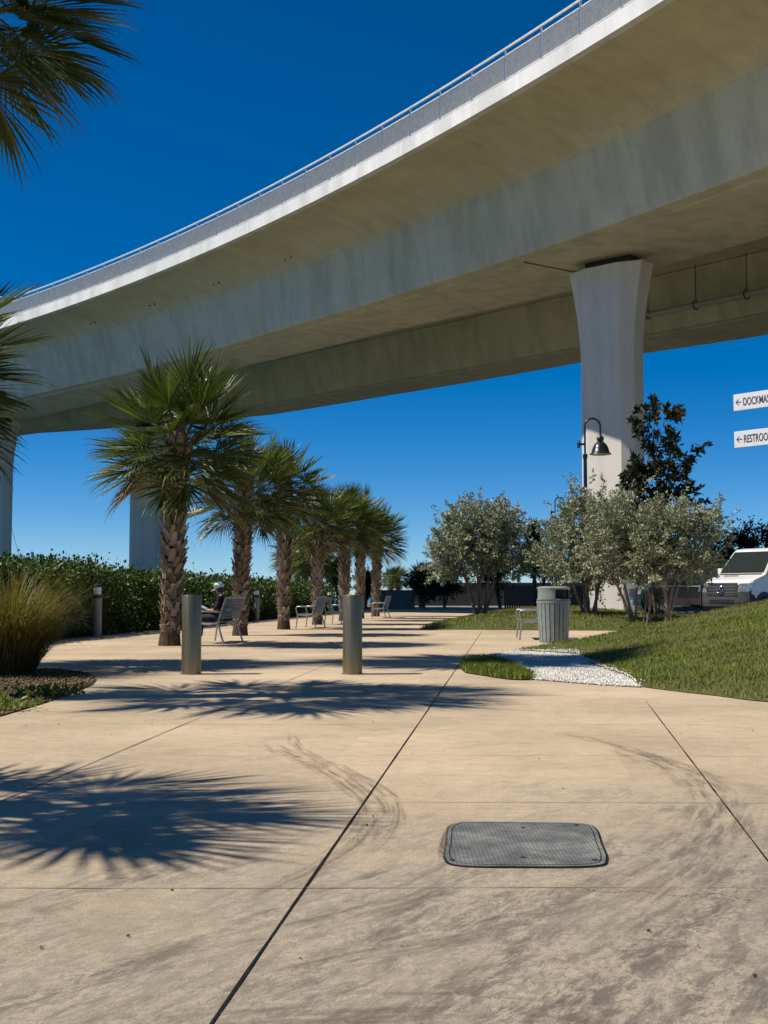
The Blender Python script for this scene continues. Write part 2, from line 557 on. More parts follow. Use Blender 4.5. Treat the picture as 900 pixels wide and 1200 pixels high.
# ------------------------------------------------------------------ setting: ground sheets
def poly_sheet(name, pts, z, mat, kind='structure', parent=None, skirt=None):
    mb = MB()
    n = len(pts)
    mb.add([(p[0], p[1], z) for p in pts], [tuple(range(n))])
    if skirt is not None:
        for i in range(n):
            j = (i + 1) % n
            a, b = pts[i], pts[j]
            mb.add([(a[0], a[1], z), (b[0], b[1], z), (b[0], b[1], skirt), (a[0], a[1], skirt)], [(0, 1, 2, 3)])
    me = bpy.data.meshes.new(name)
    me.from_pydata(mb.v, [], mb.f)
    bm = bmesh.new(); bm.from_mesh(me)
    for f in bm.faces:
        if abs(f.normal.z) > .9 and f.normal.z < 0: f.normal_flip()
    bm.to_mesh(me); bm.free()
    o = link_mesh(name, me, mat, parent)
    if kind: o['kind'] = kind
    return o


poly_sheet('sea', [(-4000, -4000), (4000, -4000), (4000, 5000), (-4000, 5000)], -1.5, M['sea'])


def hedge_x(Y):
    return -7.4 + .113 * (Y - 29.6)


poly_sheet('land', [(-60, -60), (400, -60), (400, 170), (hedge_x(170) - 9, 170), (hedge_x(18) - 9, 18), (-60, 12)], -.03, M['land'], skirt=-1.9)
pave = poly_sheet('pavement', [(-30, -20), (45, -20), (45, 84.5), (hedge_x(84.5) + .2, 84.5), (hedge_x(20) + .2, 20), (-30, 17)], 0.0, M['pave'])
poly_sheet('far_path', [(-1, 84.6), (30, 84.6), (30, 120), (2, 120)], -.006, M['paver'])


def strip(name, pts, w, z, mat, parent, jitter=0.0):
    """thin sheet following ground points; UV along/across, second UV 0..1"""
    P = [Vector((p[0], p[1], z)) for p in pts]
    n = len(P)
    V, F = [], []
    ws = w if isinstance(w, (list, tuple)) else [w] * n
    L = [0.0]
    for i in range(n):
        d = (P[min(i + 1, n - 1)] - P[max(i - 1, 0)]).normalized()
        s = Vector((-d.y, d.x, 0))
        wj = ws[i] * (1 + random.uniform(-jitter, jitter))
        V += [P[i] - s * wj / 2, P[i] + s * wj / 2]
        if i: L.append(L[-1] + (P[i] - P[i - 1]).length)
    for i in range(n - 1):
        F.append((2 * i, 2 * i + 2, 2 * i + 3, 2 * i + 1))
    me = bpy.data.meshes.new(name)
    me.from_pydata(V, [], F)
    uv = me.uv_layers.new(name='UVMap'); uv2 = me.uv_layers.new(name='ends')
    for poly in me.polygons:
        for li in poly.loop_indices:
            vi = me.loops[li].vertex_index
            uv.data[li].uv = (L[vi // 2], vi % 2)
            uv2.data[li].uv = (L[vi // 2] / L[-1], vi % 2)
    return link_mesh(name, me, mat, parent)


def catmull(pts, k=8):
    pts = [Vector(p) for p in pts]
    out = []
    for i in range(len(pts) - 1):
        p0 = pts[max(i - 1, 0)]; p1 = pts[i]; p2 = pts[i + 1]; p3 = pts[min(i + 2, len(pts) - 1)]
        for j in range(k):
            t = j / k
            out.append(.5 * ((2 * p1) + (-p0 + p2) * t + (2 * p0 - 5 * p1 + 4 * p2 - p3) * t * t + (-p0 + 3 * p1 - 3 * p2 + p3) * t ** 3))
    out.append(pts[-1])
    return out


def gline(a, b, n=40):
    A, B = atz(*a), atz(*b)
    return [A.lerp(B, i / n) for i in range(n + 1)]


def ext(a, b, t0, t1, n=60):
    A, B = atz(*a), atz(*b)
    return [A + (B - A) * (t0 + (t1 - t0) * i / n) for i in range(n + 1)]


# long dark joints, and fine saw cuts across
strip('joint', ext((250, 1197), (520, 805), -.35, 2.9, 110), .0085, .0035, M['joint'], pave, .35)
strip('joint', ext((900, 1010), (757, 822), -.9, 1.0, 70), .0085, .0035, M['joint'], pave, .35)
strip('joint', ext((75, 908), (230, 843), -2.0, 4.3, 70), .009, .0035, M['joint_tan'], pave, .35)
for y_ in (849, 886, 941, 1041, 1300):
    Ya = atz(450, y_).y
    strip('joint', [(x, Ya + .02 * math.sin(x * 1.3) + (x - .2) * -.015, 0) for x in np.linspace(-9, 2.9 if y_ < 860 else 8, 80)], .006, .0035, M['joint_tan'], pave, .6)
for Yc in (17.2, 20.9, 26.0, 31.0):
    strip('joint', [(x, Yc + x * -.1, 0) for x in np.linspace(-4.5, 2.2, 40)], .012, .004, M['joint_tan'], pave, .4)

# hairline cracks wandering off the joints
def crack(px, seed):
    random.seed(seed)
    g = catmull([atz(*p) for p in px], 14)
    strip('crack', [(p.x + random.uniform(-.008, .008), p.y + random.uniform(-.012, .012), 0) for p in g], .0035, .0033, M['joint_tan'], pave, .8)


crack([(684, 1041), (712, 1046), (745, 1044), (790, 1050), (833, 1047), (880, 1055)], 1)
crack([(60, 1010), (130, 1004), (180, 1012), (250, 1006)], 3)
random.seed(7)
# tyre marks
tm = decal_mat('tyre_rubber_mark', (.15, .115, .08), .52, (2.5, 3.0, 1), (.40, .60), .55)
tm2 = decal_mat('tyre_smear', (.14, .115, .088), .45, (2.0, 4.5, 1), (.44, .62), .3)


def gpath(px):
    return catmull([atz(*p) for p in px], 10)


strip('tyre_mark', gpath([(307, 867), (330, 880), (372, 898), (410, 920), (436, 945), (430, 975), (395, 1003), (330, 1035), (240, 1068), (120, 1105), (0, 1140)]), .17, .002, tm, pave)
strip('tyre_mark', gpath([(340, 858), (352, 878), (400, 900), (446, 925), (466, 950), (452, 985), (410, 1015), (340, 1050)]), .10, .0025, tm, pave)
strip('tyre_mark', gpath([(648, 857), (690, 866), (740, 879), (800, 898), (855, 917), (930, 935)]), .13, .002, tm, pave)
strip('tyre_mark', gpath([(700, 872), (760, 888), (815, 915), (838, 940), (820, 975), (770, 1015), (690, 1055), (560, 1110), (420, 1160)]), .30, .0022, tm2, pave)
strip('tyre_mark', gpath([(870, 935), (850, 985), (800, 1040), (720, 1100), (620, 1160)]), .24, .0027, tm2, pave)
strip('tyre_mark', gpath([(560, 1000), (500, 1040), (380, 1080), (200, 1120), (0, 1165)]), .26, .003, tm2, pave)
strip('tyre_mark', gpath([(760, 1200), (560, 1180), (330, 1190), (80, 1215)]), .3, .0028, tm2, pave)
strip('tyre_mark', gpath([(700, 1055), (560, 1090), (380, 1130), (150, 1190)]), .2, .0031, tm2, pave)

# mulch bed at the left, with a rounded end
bedpx = [(113, 797), (108, 803), (88, 812), (50, 825), (0, 840)]
bed = [atz(*p) for p in bedpx] + [Vector((-3.6, 8.2, 0)), Vector((-5, 7.5, 0)), Vector((-14, 7.5, 0)), Vector((-14, 17.5, 0)), Vector((-6, 16.9, 0))] + [atz(*p) for p in [(70, 785), (92, 788), (106, 791)]]
bedo = poly_sheet('mulch_bed', bed, .012, M['mulch'])


def inpoly(x, y, poly):
    c = np.zeros(np.shape(x), bool)
    n = len(poly)
    for i in range(n):
        x1, y1 = poly[i][0], poly[i][1]; x2, y2 = poly[(i + 1) % n][0], poly[(i + 1) % n][1]
        with np.errstate(divide='ignore', invalid='ignore'):
            cond = ((y1 > y) != (y2 > y)) & (x < (x2 - x1) * (y - y1) / (y2 - y1 + 1e-12) + x1)
        c ^= cond
    return c


def dpoly(x, y, poly):
    d = np.full(np.shape(x), 1e9)
    n = len(poly)
    for i in range(n):
        ax, ay = poly[i][0], poly[i][1]; bx, by = poly[(i + 1) % n][0], poly[(i + 1) % n][1]
        dx, dy = bx - ax, by - ay
        t = np.clip(((x - ax) * dx + (y - ay) * dy) / (dx * dx + dy * dy + 1e-12), 0, 1)
        d = np.minimum(d, np.hypot(x - ax - t * dx, y - ay - t * dy))
    return d


def vnoise(x, y, seed=0):
    return (np.sin(x * 1.7 + seed) * np.cos(y * 1.3 - seed * 2) + .5 * np.sin(x * 4.1 + y * 2.7 + seed * 3) + .3 * np.sin(x * 9.3 - y * 7.1 + seed))


# --- lawns
def sm(pts, k=5):
    return [(p.x, p.y) for p in catmull([Vector((a, b, 0)) for a, b in pts], k)]


_f = [atz(*p) for p in [(600, 763), (677, 768), (690, 777), (712, 786), (733, 793), (750, 804), (780, 809), (840, 816), (900, 823)]]
LAWN_A = sm([(v.x, v.y) for v in _f] + [(4.6, 10.4), (7, 8.6), (14, 5)]) + [(24, 4), (30, 27)] + sm([(16, 27), (10, 26.3), (6.5, 25.3), (4.6, 24.2), (3.3, 23.2), (2.33, 21.7)])


def zA(x, y):
    x = np.asarray(x, float); y = np.asarray(y, float)
    d = np.where(inpoly(x, y, LAWN_A), dpoly(x, y, LAWN_A), 0)
    hm = np.clip(.33 + (x - 3.4) * .19, .12, 1.25)
    z = hm * (1 - np.exp(-d / 1.6)) * (1 + .0 * x)
    return .02 + z + np.clip(d, 0, .5) * .045 * vnoise(x * 1.6, y * 1.6, 2)


LAWN_B = sm([(1.3, 35.4), (3.5, 34.9), (7, 34.3), (10.4, 34.6)]) + [(10.9, 38), (9.6, 44.3), (8.3, 44.8), (8.3, 49.0), (13.5, 49.2), (13.5, 62)] + sm([(6.2, 64), (4.6, 58), (2.9, 48), (1.5, 39), (1.1, 36.6)])


def zB(x, y):
    x = np.asarray(x, float); y = np.asarray(y, float)
    d = np.where(inpoly(x, y, LAWN_B), dpoly(x, y, LAWN_B), 0)
    return .015 + .46 * (1 - np.exp(-d / 1.5)) + np.clip(d, 0, .5) * .05 * vnoise(x, y, 5)


def lawn_sheet(name, poly, zf, step, mat):
    bm = bmesh.new()
    vs_ = [bm.verts.new((p[0], p[1], 0)) for p in poly]
    f = bm.faces.new(vs_)
    xs = [p[0] for p in poly]; ys = [p[1] for p in poly]
    for ax, lo, hi in ((0, min(xs), max(xs)), (1, min(ys), max(ys))):
        t = lo + step
        while t < hi:
            no = Vector((1, 0, 0)) if ax == 0 else Vector((0, 1, 0))
            co = Vector((t, 0, 0)) if ax == 0 else Vector((0, t, 0))
            bmesh.ops.bisect_plane(bm, geom=bm.verts[:] + bm.edges[:] + bm.faces[:], plane_co=co, plane_no=no, dist=1e-5)
            t += step
    co = np.array([v.co[:] for v in bm.verts])
    z = zf(co[:, 0], co[:, 1])
    edge = dpoly(co[:, 0], co[:, 1], poly) < 1e-3
    z[edge] = .008
    for v, zz in zip(bm.verts, z): v.co.z = zz
    bmesh.ops.recalc_face_normals(bm, faces=bm.faces)
    if sum(fc.normal.z for fc in bm.faces) < 0:
        bmesh.ops.reverse_faces(bm, faces=bm.faces)
    me = bpy.data.meshes.new(name); bm.to_mesh(me); bm.free()
    me.polygons.foreach_set('use_smooth', [True] * len(me.polygons))
    o = link_mesh(name, me, mat)
    o['kind'] = 'structure'
    return o


lawn_sheet('lawn', LAWN_A, zA, .5, M['grass_soil'])
lawn_sheet('lawn', LAWN_B, zB, .7, M['grass_soil'])


def blades(name, label, P, h, w, mats, lean=.6, midx=None):
    """one triangle-pair blade per point; P (N,3)"""
    N = len(P)
    a = NR.uniform(0, 2 * np.pi, N)
    hh = h * NR.uniform(.55, 1.25, N); ww = w * NR.uniform(.7, 1.3, N)
    side = np.c_[np.cos(a), np.sin(a), np.zeros(N)]
    b = NR.uniform(0, 2 * np.pi, N)
    ln = NR.uniform(0, lean, N) * hh
    tip = np.c_[np.cos(b) * ln, np.sin(b) * ln, hh]
    V = np.stack([P - side * ww[:, None] / 2, P + side * ww[:, None] / 2,
                  P + tip * .55 + side * ww[:, None] * .38 + np.c_[np.zeros(N), np.zeros(N), hh * .08],
                  P + tip], 1).reshape(-1, 3)
    Q = np.arange(4 * N).reshape(N, 4)
    o = np_mesh(name, V, Q, mats, midx=midx)
    return tag(o, label, 'grass', kind='stuff')


def scatter(poly, n, weight=None):
    xs = [p[0] for p in poly]; ys = [p[1] for p in poly]
    x = NR.uniform(min(xs), max(xs), n * 3); y = NR.uniform(min(ys), max(ys), n * 3)
    k = inpoly(x, y, poly)
    if weight is not None: k &= NR.uniform(0, 1, n * 3) < weight(x, y)
    x, y = x[k][:n], y[k][:n]
    return x, y


def visA(x, y):
    # only where the photograph's side of the mound is (plus a margin for a step aside)
    near = np.clip(1.5 - np.hypot(x, y) / 30, .15, 1)
    return near * ((x < .5 * y + 2.5))


x, y = scatter(LAWN_A, 190000, visA)
bare = vnoise(x * .9, y * .9, 1) + .6 * vnoise(x * 2.3, y * 2.1, 4)
keep = bare < NR.uniform(.9, 1.9, len(x))
# worn bare patch on the flank
pc = atz(880, 773, .55)
keep &= ~((np.hypot((x - pc.x) / .55, (y - pc.y) / .35) < NR.uniform(.6, 1.2, len(x))) & (NR.uniform(0, 1, len(x)) < .9))
x, y = x[keep], y[keep]
dry = (vnoise(x * .6, y * .8, 8) + .5 * vnoise(x * 2.1, y * 1.7, 6) + NR.normal(0, .4, len(x))) > .22
blades('lawn_grass', 'short green grass with dry yellow patches covering the mound at the right', np.c_[x, y, zA(x, y)], .046, .011, [M['blade'], M['dryblade']], .9, dry.astype(int))
x, y = scatter(LAWN_B, 42000)
dry = (vnoise(x * .5, y * .5, 3) + NR.normal(0, .6, len(x))) > -.2
blades('lawn_grass', 'drier patchy grass under the silver leaved trees', np.c_[x, y, zB(x, y)], .075, .022, [M['blade'], M['dryblade']], .9, dry.astype(int))

# --- grass sliver beside the gravel
_s = [atz(*p) for p in [(541, 786), (546, 777), (572, 774), (596, 779), (612, 787), (627, 796), (600, 797), (570, 793), (545, 789)]]
SLIV = [(v.x, v.y) for v in catmull(_s, 4)]
poly_sheet('grass_strip', SLIV, .013, M['grass_soil'])
x, y = scatter(SLIV, 6000)
blades('lawn_grass', 'small tongue of dark green grass between gravel and pavement', np.c_[x, y, np.full(len(x), .012) + .05 * np.clip(dpoly(x, y, SLIV), 0, .5)], .085, .014, [M['blade']], .9)

# --- white shell gravel
_g = [atz(*p) for p in [(627, 797), (612, 787), (596, 779), (572, 774), (548, 776), (560, 770), (600, 763), (677, 766), (692, 776), (714, 785), (736, 793), (753, 806), (700, 803)]]
GRAV = [(v.x, v.y) for v in _g]
poly_sheet('gravel_bed', GRAV, .009, M['shell_bed'])
x, y = scatter(GRAV, 15000)
xe, ye = scatter([(p[0] + (p[0] - 2.4) * .1, p[1] + (p[1] - 17) * .06) for p in GRAV], 900)
x = np.r_[x, xe]; y = np.r_[y, ye]


def stones(name, label, x, y, z, size, mat, cat):
    N = len(x)
    base = np.array([[1, 0, 0], [-.5, .87, 0], [-.5, -.87, 0], [.3, .1, .8], [-.1, -.2, -.6]])
    ang = NR.uniform(0, 6.28, N); s = size * NR.uniform(.4, 1.3, N)
    c, sn = np.cos(ang), np.sin(ang)
    jit = base[None] * NR.uniform(.6, 1.3, (N, 5, 3))
    X = jit[..., 0] * c[:, None] - jit[..., 1] * sn[:, None]; Y = jit[..., 0] * sn[:, None] + jit[..., 1] * c[:, None]
    V = np.stack([X * s[:, None] + x[:, None], Y * s[:, None] + y[:, None], jit[..., 2] * s[:, None] * .8 + z[:, None]], -1).reshape(-1, 3)
    t = np.array([[0, 1, 3], [1, 2, 3], [2, 0, 3], [1, 0, 4], [2, 1, 4], [0, 2, 4]])
    Q = (t[None] + (np.arange(N) * 5)[:, None, None]).reshape(-1, 3)
    return tag(np_mesh(name, V, Q, mat), label, cat, kind='stuff')


stones('gravel', 'loose white shell gravel spilling beside the grass mound', x, y, np.full(len(x), .013) + zA(x, y) * (inpoly(x, y, LAWN_A)), .017, M['shell'], 'gravel')
x, y = scatter([(p.x, p.y) for p in bed], 16000, lambda x, y: (x > -8.0) * 1.0)
stones('mulch_chips', 'brown bark mulch chips covering the planting bed', x, y, np.full(len(x), .018), .022, M['chip'], 'mulch')
# scraps of dry leaf on the open concrete
lx = []; ly = []
for p in [(193, 1043), (201, 1044), (352, 1125), (150, 1098), (370, 1153), (48, 1112), (372, 1027), (430, 968), (818, 1110), (836, 1155), (884, 1145), (632, 890), (520, 880), (882, 857), (850, 840), (700, 850), (760, 1092), (340, 905), (130, 862), (560, 870), (660, 925), (470, 1110), (398, 808), (430, 820), (270, 955), (600, 845)]:
    v = atz(*p); lx.append(v.x); ly.append(v.y)
lx += list(NR.uniform(-3, 3.0, 30)); ly += list(NR.uniform(4.5, 20, 30))
stones('leaf_litter', 'tiny dry leaf scraps scattered over the concrete', np.array(lx), np.array(ly), np.full(len(lx), .005), .0075, M['chip'], 'litter')

poly_sheet('parking_lot', [(11.2, 37.6), (60, 36), (60, 75), (14, 75), (14, 48.8), (8.7, 48.8), (8.7, 45.2), (9.9, 44.6)], .29, M['asphalt'], skirt=-.02)


# ------------------------------------------------------------------ the bridge
_px = [(30, 378), (100, 350), (180, 318), (240, 295), (300, 268), (380, 233), (450, 197), (515, 163), (580, 125), (640, 85), (700, 45), (740, 22), (778, 0)]
CX = (-2.07806810e-03, 7.21044836e-01, -2.52402851e+01)
CY = (-1.48708748e-03, -7.09620286e-01, 8.20435017e+01)


def bc(s):
    x = CX[0] * s * s + CX[1] * s + CX[2]; y = CY[0] * s * s + CY[1] * s + CY[2]
    tx = 2 * CX[0] * s + CX[1]; ty = 2 * CY[0] * s + CY[1]
    l = math.hypot(tx, ty)
    return Vector((x, y, 0)), Vector((tx / l, ty / l, 0)), Vector((-ty / l, tx / l, 0))


def bp(s, o, z):
    p, t, n = bc(s)
    return p + n * o + Vector((0, 0, z))


def lin(s, tab):
    return float(np.interp(s, [a for a, b in tab], [b for a, b in tab]))


WT1 = [(-60, 2.8), (0, 2.9), (20, 3.5), (34, 4.1), (47, 4.6), (57, 4.75), (110, 4.9)]
NS1 = [(-60, 3.85), (0, 3.95), (10, 4.1), (24, 4.05), (33, 4.5), (46, 5.35), (56, 5.8), (110, 6.2)]
FS1 = [(-60, 10.6), (-14, 10.3), (0, 9.0), (15, 8.6), (27, 9.2), (40, 11.3), (50, 12.2), (110, 12.8)]
NS2 = [(-60, 12.0), (-22, 12.8), (-8, 17.0), (0, 18.6), (12, 18.9), (29, 20.5), (42, 22.7), (110, 27)]
FS2 = [(-60, 16.0), (-22, 16.4), (-10, 20.5), (0, 22.9), (12, 23.3), (28, 24.7), (38, 27.4), (110, 34)]
SEG = [s * 1.0 for s in range(-60, 106, 2)]
bridge = thing('bridge', 'curved pale concrete highway bridge sweeping overhead on flared columns', 'bridge', (0, 0, 0))


def ribbon(mb, rows, mi=0):
    """rows: list over s of list of points"""
    k = len(rows[0])
    V = [p for r in rows for p in r]
    F = []
    for i in range(len(rows) - 1):
        for j in range(k - 1):
            F.append((i * k + j, (i + 1) * k + j, (i + 1) * k + j + 1, i * k + j + 1))
    mb.add(V, F, mi)


def sect_deck(s):
    w = lin(s, WT1); f = lin(s, FS2)
    return [bp(s, 0, 20.35), bp(s, 0, 20.0), bp(s, w * .35, 19.86), bp(s, w * .72, 19.60), bp(s, w - .35, 19.32), bp(s, w + .02, 19.02), bp(s, w + .2, 18.6), bp(s, lin(s, FS1) + .9, 18.9),
            bp(s, lin(s, NS2) - .9, 19.05), bp(s, f + .6, 18.9), bp(s, f + 3.8, 20.0), bp(s, f + 3.8, 20.35), bp(s, 0, 20.35)]


mb = MB(); ribbon(mb, [sect_deck(s) for s in SEG])
mb.build('deck', M['bridge_wing'], bridge, smooth=38)


def girder(ns, fs, wtop, mat, z0=16.0):
    mb = MB()
    rows = []
    for s in SEG:
        a, b = lin(s, ns), lin(s, fs)
        at = wtop(s)
        q = [(at, 19.0), (at + (a - at) * .12, 18.55), (a - .05, z0 + .12), (a + .04, z0), (b - .04, z0), (b + .05, z0 + .12), (b + .95, 19.0), (at, 19.0)]
        rows.append([bp(s, o, z) for o, z in q])
    ribbon(mb, rows)
    return mb


g1 = girder(NS1, FS1, lambda s: lin(s, WT1) + .02, 'x')
# shallow raised panel along the soffit
rows = []
for s in [v for v in np.arange(-60, 42.1, 2)]:
    a, b = lin(s, NS1), lin(s, FS1)
    rows.append([bp(s, a + .75, 16.0), bp(s, a + .78, 15.94), bp(s, b - .7, 15.94), bp(s, b - .67, 16.0)])
ribbon(g1, rows)
rows = []
for s in np.arange(50, 104.1, 2):
    a, b = lin(s, NS1), lin(s, FS1)
    rows.append([bp(s, a + .75, 16.0), bp(s, a + .78, 15.94), bp(s, b - .7, 15.94), bp(s, b - .67, 16.0)])
ribbon(g1, rows)
g1.build('box_girder', M['bridge'], bridge, smooth=30)
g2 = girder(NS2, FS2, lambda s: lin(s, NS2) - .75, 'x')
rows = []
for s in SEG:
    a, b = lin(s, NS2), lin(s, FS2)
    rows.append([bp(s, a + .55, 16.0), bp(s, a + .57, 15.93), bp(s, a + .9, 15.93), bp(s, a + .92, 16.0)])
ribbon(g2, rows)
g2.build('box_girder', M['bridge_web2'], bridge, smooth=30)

# drain outlets under the overhang
for s in (-2, 5, 12, 19, 26):
    for e in (0, .55):
        m_ = MB(); c_ = bp(s + e, lin(s, WT1) - .62, 19.47)
        m_.lathe([(.06, -.06), (.06, .1)], 10, c_); m_.lathe([(0, -.05), (.06, -.06)], 10, c_)
        m_.build('drain_outlet', M['fence'], bridge)
# parapets
for off, sg in ((0, 1), (None, -1)):
    mb = MB(); rows = []
    for s in SEG:
        o = 0 if off is not None else lin(s, FS2) + 3.8
        rows.append([bp(s, o, 20.352), bp(s, o - .06 * sg, 20.30), bp(s, o - .06 * sg, 19.985), bp(s, o - .05 * sg, 20.60), bp(s, o + .02 * sg, 20.65), bp(s, o + .30 * sg, 20.65), bp(s, o + .34 * sg, 20.352)][2:])
    ribbon(mb, rows)
    # drip lip underneath
    ribbon(mb, [[bp(s, (0 if off is not None else lin(s, FS2) + 3.8) - .06 * sg, 19.985), bp(s, (0 if off is not None else lin(s, FS2) + 3.8) + .22 * sg, 19.96), bp(s, (0 if off is not None else lin(s, FS2) + 3.8) + .24 * sg, 20.0)] for s in SEG])
    mb.build('parapet', M['parapet'], bridge, smooth=30)

# railing: posts, picket panels, rails
rail_top = MB()
ss = np.arange(-40, 84.1, 1.0)
for i in range(len(ss) - 1):
    rail_top.bar(bp(ss[i], .12, 22.0), bp(ss[i + 1], .12, 22.0), .07, .07)
ro = rail_top.build('railing', M['rail'], bridge)
mbp = MB()
sp = np.arange(-40, 84, 2.2)
post_me = None
for k, s in enumerate(sp):
    m_ = MB()
    m_.bar(bp(s, .12, 20.66), bp(s, .12, 21.97), .06, .06, up=Vector((0, 1, 0)))
    m_.build('rail_post', M['rail'], ro)
    m_ = MB()
    e = s + 2.2
    m_.bar(bp(s + .06, .12, 21.72), bp(e - .06, .12, 21.72), .05, .05)
    m_.bar(bp(s + .06, .12, 20.76), bp(e - .06, .12, 20.76), .05, .05)
    for q in np.arange(s + .1, e - .05, .098):
        m_.bar(bp(q, .12, 20.785), bp(q, .12, 21.695), .06, .03, up=Vector((0, 1, 0)))
    m_.build('picket_panel', M['rail'], ro)

# columns: chamfered, flared at the head, topped by a black recess block
def column(cx, cy, z0, rot, wx=1.0):
    mb = MB()
    hs_ = [z0 - .3, 4, 8, 11.6, 12.2, 12.9, 13.6, 14.3, 14.9, 15.3, 15.58]
    rings = []
    for z in hs_:
        t = max(0, (z - 11.6) / (15.58 - 11.6))
        fl = .56 * t ** 1.6
        a = .85 - .05 * t            # half width of front face
        b = .50 + a + fl             # half width of the side
        d = .76 + .1 * t             # half depth
        c = d - .36
        pts = [(-a, -d), (a, -d), (b, -c), (b, c), (a, d), (-a, d), (-b, c), (-b, -c)]
        rings.append([(x_ * wx, y_, z) for x_, y_ in pts])
    V = [p for r in rings for p in r]
    F = []
    for i in range(len(rings) - 1):
        for k in range(8):
            F.append((i * 8 + k, i * 8 + (k + 1) % 8, (i + 1) * 8 + (k + 1) % 8, (i + 1) * 8 + k))
    F.append(tuple((len(rings) - 1) * 8 + k for k in range(8)))
    mb.add(V, F)
    o = mb.build('column', M['column'], bridge, smooth=20, bevel=.03)
    o.location = (cx, cy, 0); o.rotation_euler = (0, 0, rot)
    b = MB(); b.box((0, .15, 15.78), (2.3, .8, .42)); b.build('bearing_dark_recess', M['blackpl'], o)  # oversized black block also paints the shaded recess over the column
    return o


def col_at(px, Y, z0, delta, wx=1.0):
    x_ = (px - 450) / FPX * Y
    view = math.atan2(x_, Y)
    column(x_, Y + .4, z0, -view - R(delta), wx)


col_at(722, 52.2, .2, 30)
col_at(172, 103, -1.6, 24, 1.15)
col_at(-9, 100, -1.6, 18)
p977 = bp(46.5, 25.4, 0); column(p977.x, p977.y, 0, R(-50))

# service pipe under the deck, on ring hangers
pm = MB()
pm.tube([bp(s, lin(s, NS2) - 1.25, 16.75) for s in np.arange(34, 90, 1.5)], .17, 12)
po = pm.build('utility_pipe', M['pipe'], bridge, smooth=40)
for s in np.arange(36.1, 80, 2.75):
    hm = MB()
    o_ = lin(s, NS2) - 1.25
    c_ = bp(s, o_, 16.75)
    hm.tube([c_ + Vector((0, 0, .27)), c_ + Vector((0, 0, 2.25))], .022, 6)
    _, t_, n_ = bc(s)
    hm.tube([c_ + (n_ * math.cos(a) + Vector((0, 0, 1)) * math.sin(a)) * .25 for a in np.linspace(0, 2 * math.pi, 17)], .032, 6)
    hm.build('hanger', M['blackpl'], po)


# ------------------------------------------------------------------ palms
def frond(mb, org, az, el, plen, blen, nseg, mat, droop=.35, mp=2):
    """costapalmate leaf: petiole + arching fan of pleated segments"""
    out = Vector((math.cos(az), math.sin(az), 0)); up = Vector((0, 0, 1))
    d0 = out * math.cos(el) + up * math.sin(el)
    pts = []
    p = Vector(org); d = d0.copy()
    n = 5
    for i in range(n + 1):
        pts.append(p.copy())
        p = p + d * (plen / n)
        d = (d - up * (.035 + .05 * droop * i / n)).normalized()
    side = d.cross(up)
    if side.length < .1: side = Vector((-math.sin(az), math.cos(az), 0))
    side.normalize()
    # petiole: flat strap
    V, F = [], []
    for i, q in enumerate(pts):
        w = .024 - .012 * i / n
        V += [q - side * w, q + side * w, q + Vector((0, 0, -.012))]
    for i in range(n):
        b = 3 * i
        F += [(b, b + 3, b + 4, b + 1), (b + 1, b + 4, b + 5, b + 2), (b + 2, b + 5, b + 3, b)]
    mb.add(V, F, mp)
    roll = random.uniform(-.5, .5)
    nrm = side.cross(d).normalized()
    side2 = (side * math.cos(roll) + nrm * math.sin(roll)); nrm2 = side2.cross(d).normalized()
    hub = pts[-1]
    costa = blen * .28
    sp_ = R(238) / nseg
    for k in range(nseg):
        a = R(-119) + sp_ * (k + .5) + random.uniform(-.02, .02)
        ca = math.cos(a)
        L = blen * (.60 + .40 * max(0, ca) ** .7) * random.uniform(.9, 1.06)
        start = hub + d * costa * max(0, ca) ** 2 - nrm2 * .10 * blen * max(0, ca) ** 2
        dirv = (d * ca + side2 * math.sin(a)).normalized()
        # blade cupped upward at its rims
        dirv = (dirv + nrm2 * (.30 * abs(math.sin(a)) + .03) * 1).normalized()
        wv = dirv.cross(nrm2).normalized()
        tw = random.choice((-1, 1)) * random.uniform(.25, .7)
        wv = (wv * math.cos(tw) + nrm2 * math.sin(tw)).normalized()
        wmid = max(.013, sp_ * L * .40 * .60)
        g = random.uniform(.6, 1.3) * droop
        prof = [(0, .004, 0), (.38, wmid, .02), (.66, wmid * .62, .09 * g + .02), (.86, wmid * .27, .26 * g), (1.0, .002, .48 * g)]
        V, F = [], []
        for t, w, dr in prof:
            c = start + dirv * (L * t * (1 - .12 * dr)) - up * (L * dr * .75)
            V += [c - wv * w, c + wv * w]
        for i in range(len(prof) - 1):
            F.append((2 * i, 2 * i + 1, 2 * i + 3, 2 * i + 2))
        mb.add(V, F, mat)


def crown_mesh(seed, nf=60, nseg=34, size=1.0):
    random.seed(seed)
    mb = MB()
    for i in range(nf):
        t = (i + .5) / nf
        az = i * 2.39996 + random.uniform(-.3, .3)
        # even over the sphere from upright to hanging
        el = math.asin(max(-.95, min(.985, .99 - 1.50 * t + random.uniform(-.07, .07))))
        old = (t > .9 and random.random() < .7) or (t > .72 and random.random() < .12)
        pl = (.66 + .16 * math.sin(math.pi * min(1, t * 1.15))) * size * random.uniform(.72, 1.12)
        bl = (.95 if not old else .75) * size * random.uniform(.88, 1.1)
        frond(mb, (math.cos(az) * .07, math.sin(az) * .07, .30 - .75 * t), az, el, pl, bl, nseg, 1 if old else 0, droop=.12 + .42 * t + (.4 if old else 0))
    me = bpy.data.meshes.new('crown')
    me.from_pydata(mb.v, [], mb.f)
    me.polygons.foreach_set('material_index', mb.m)
    for m_ in (M['frond'], M['frond_old'], M['petiole']): me.materials.append(m_)
    return me


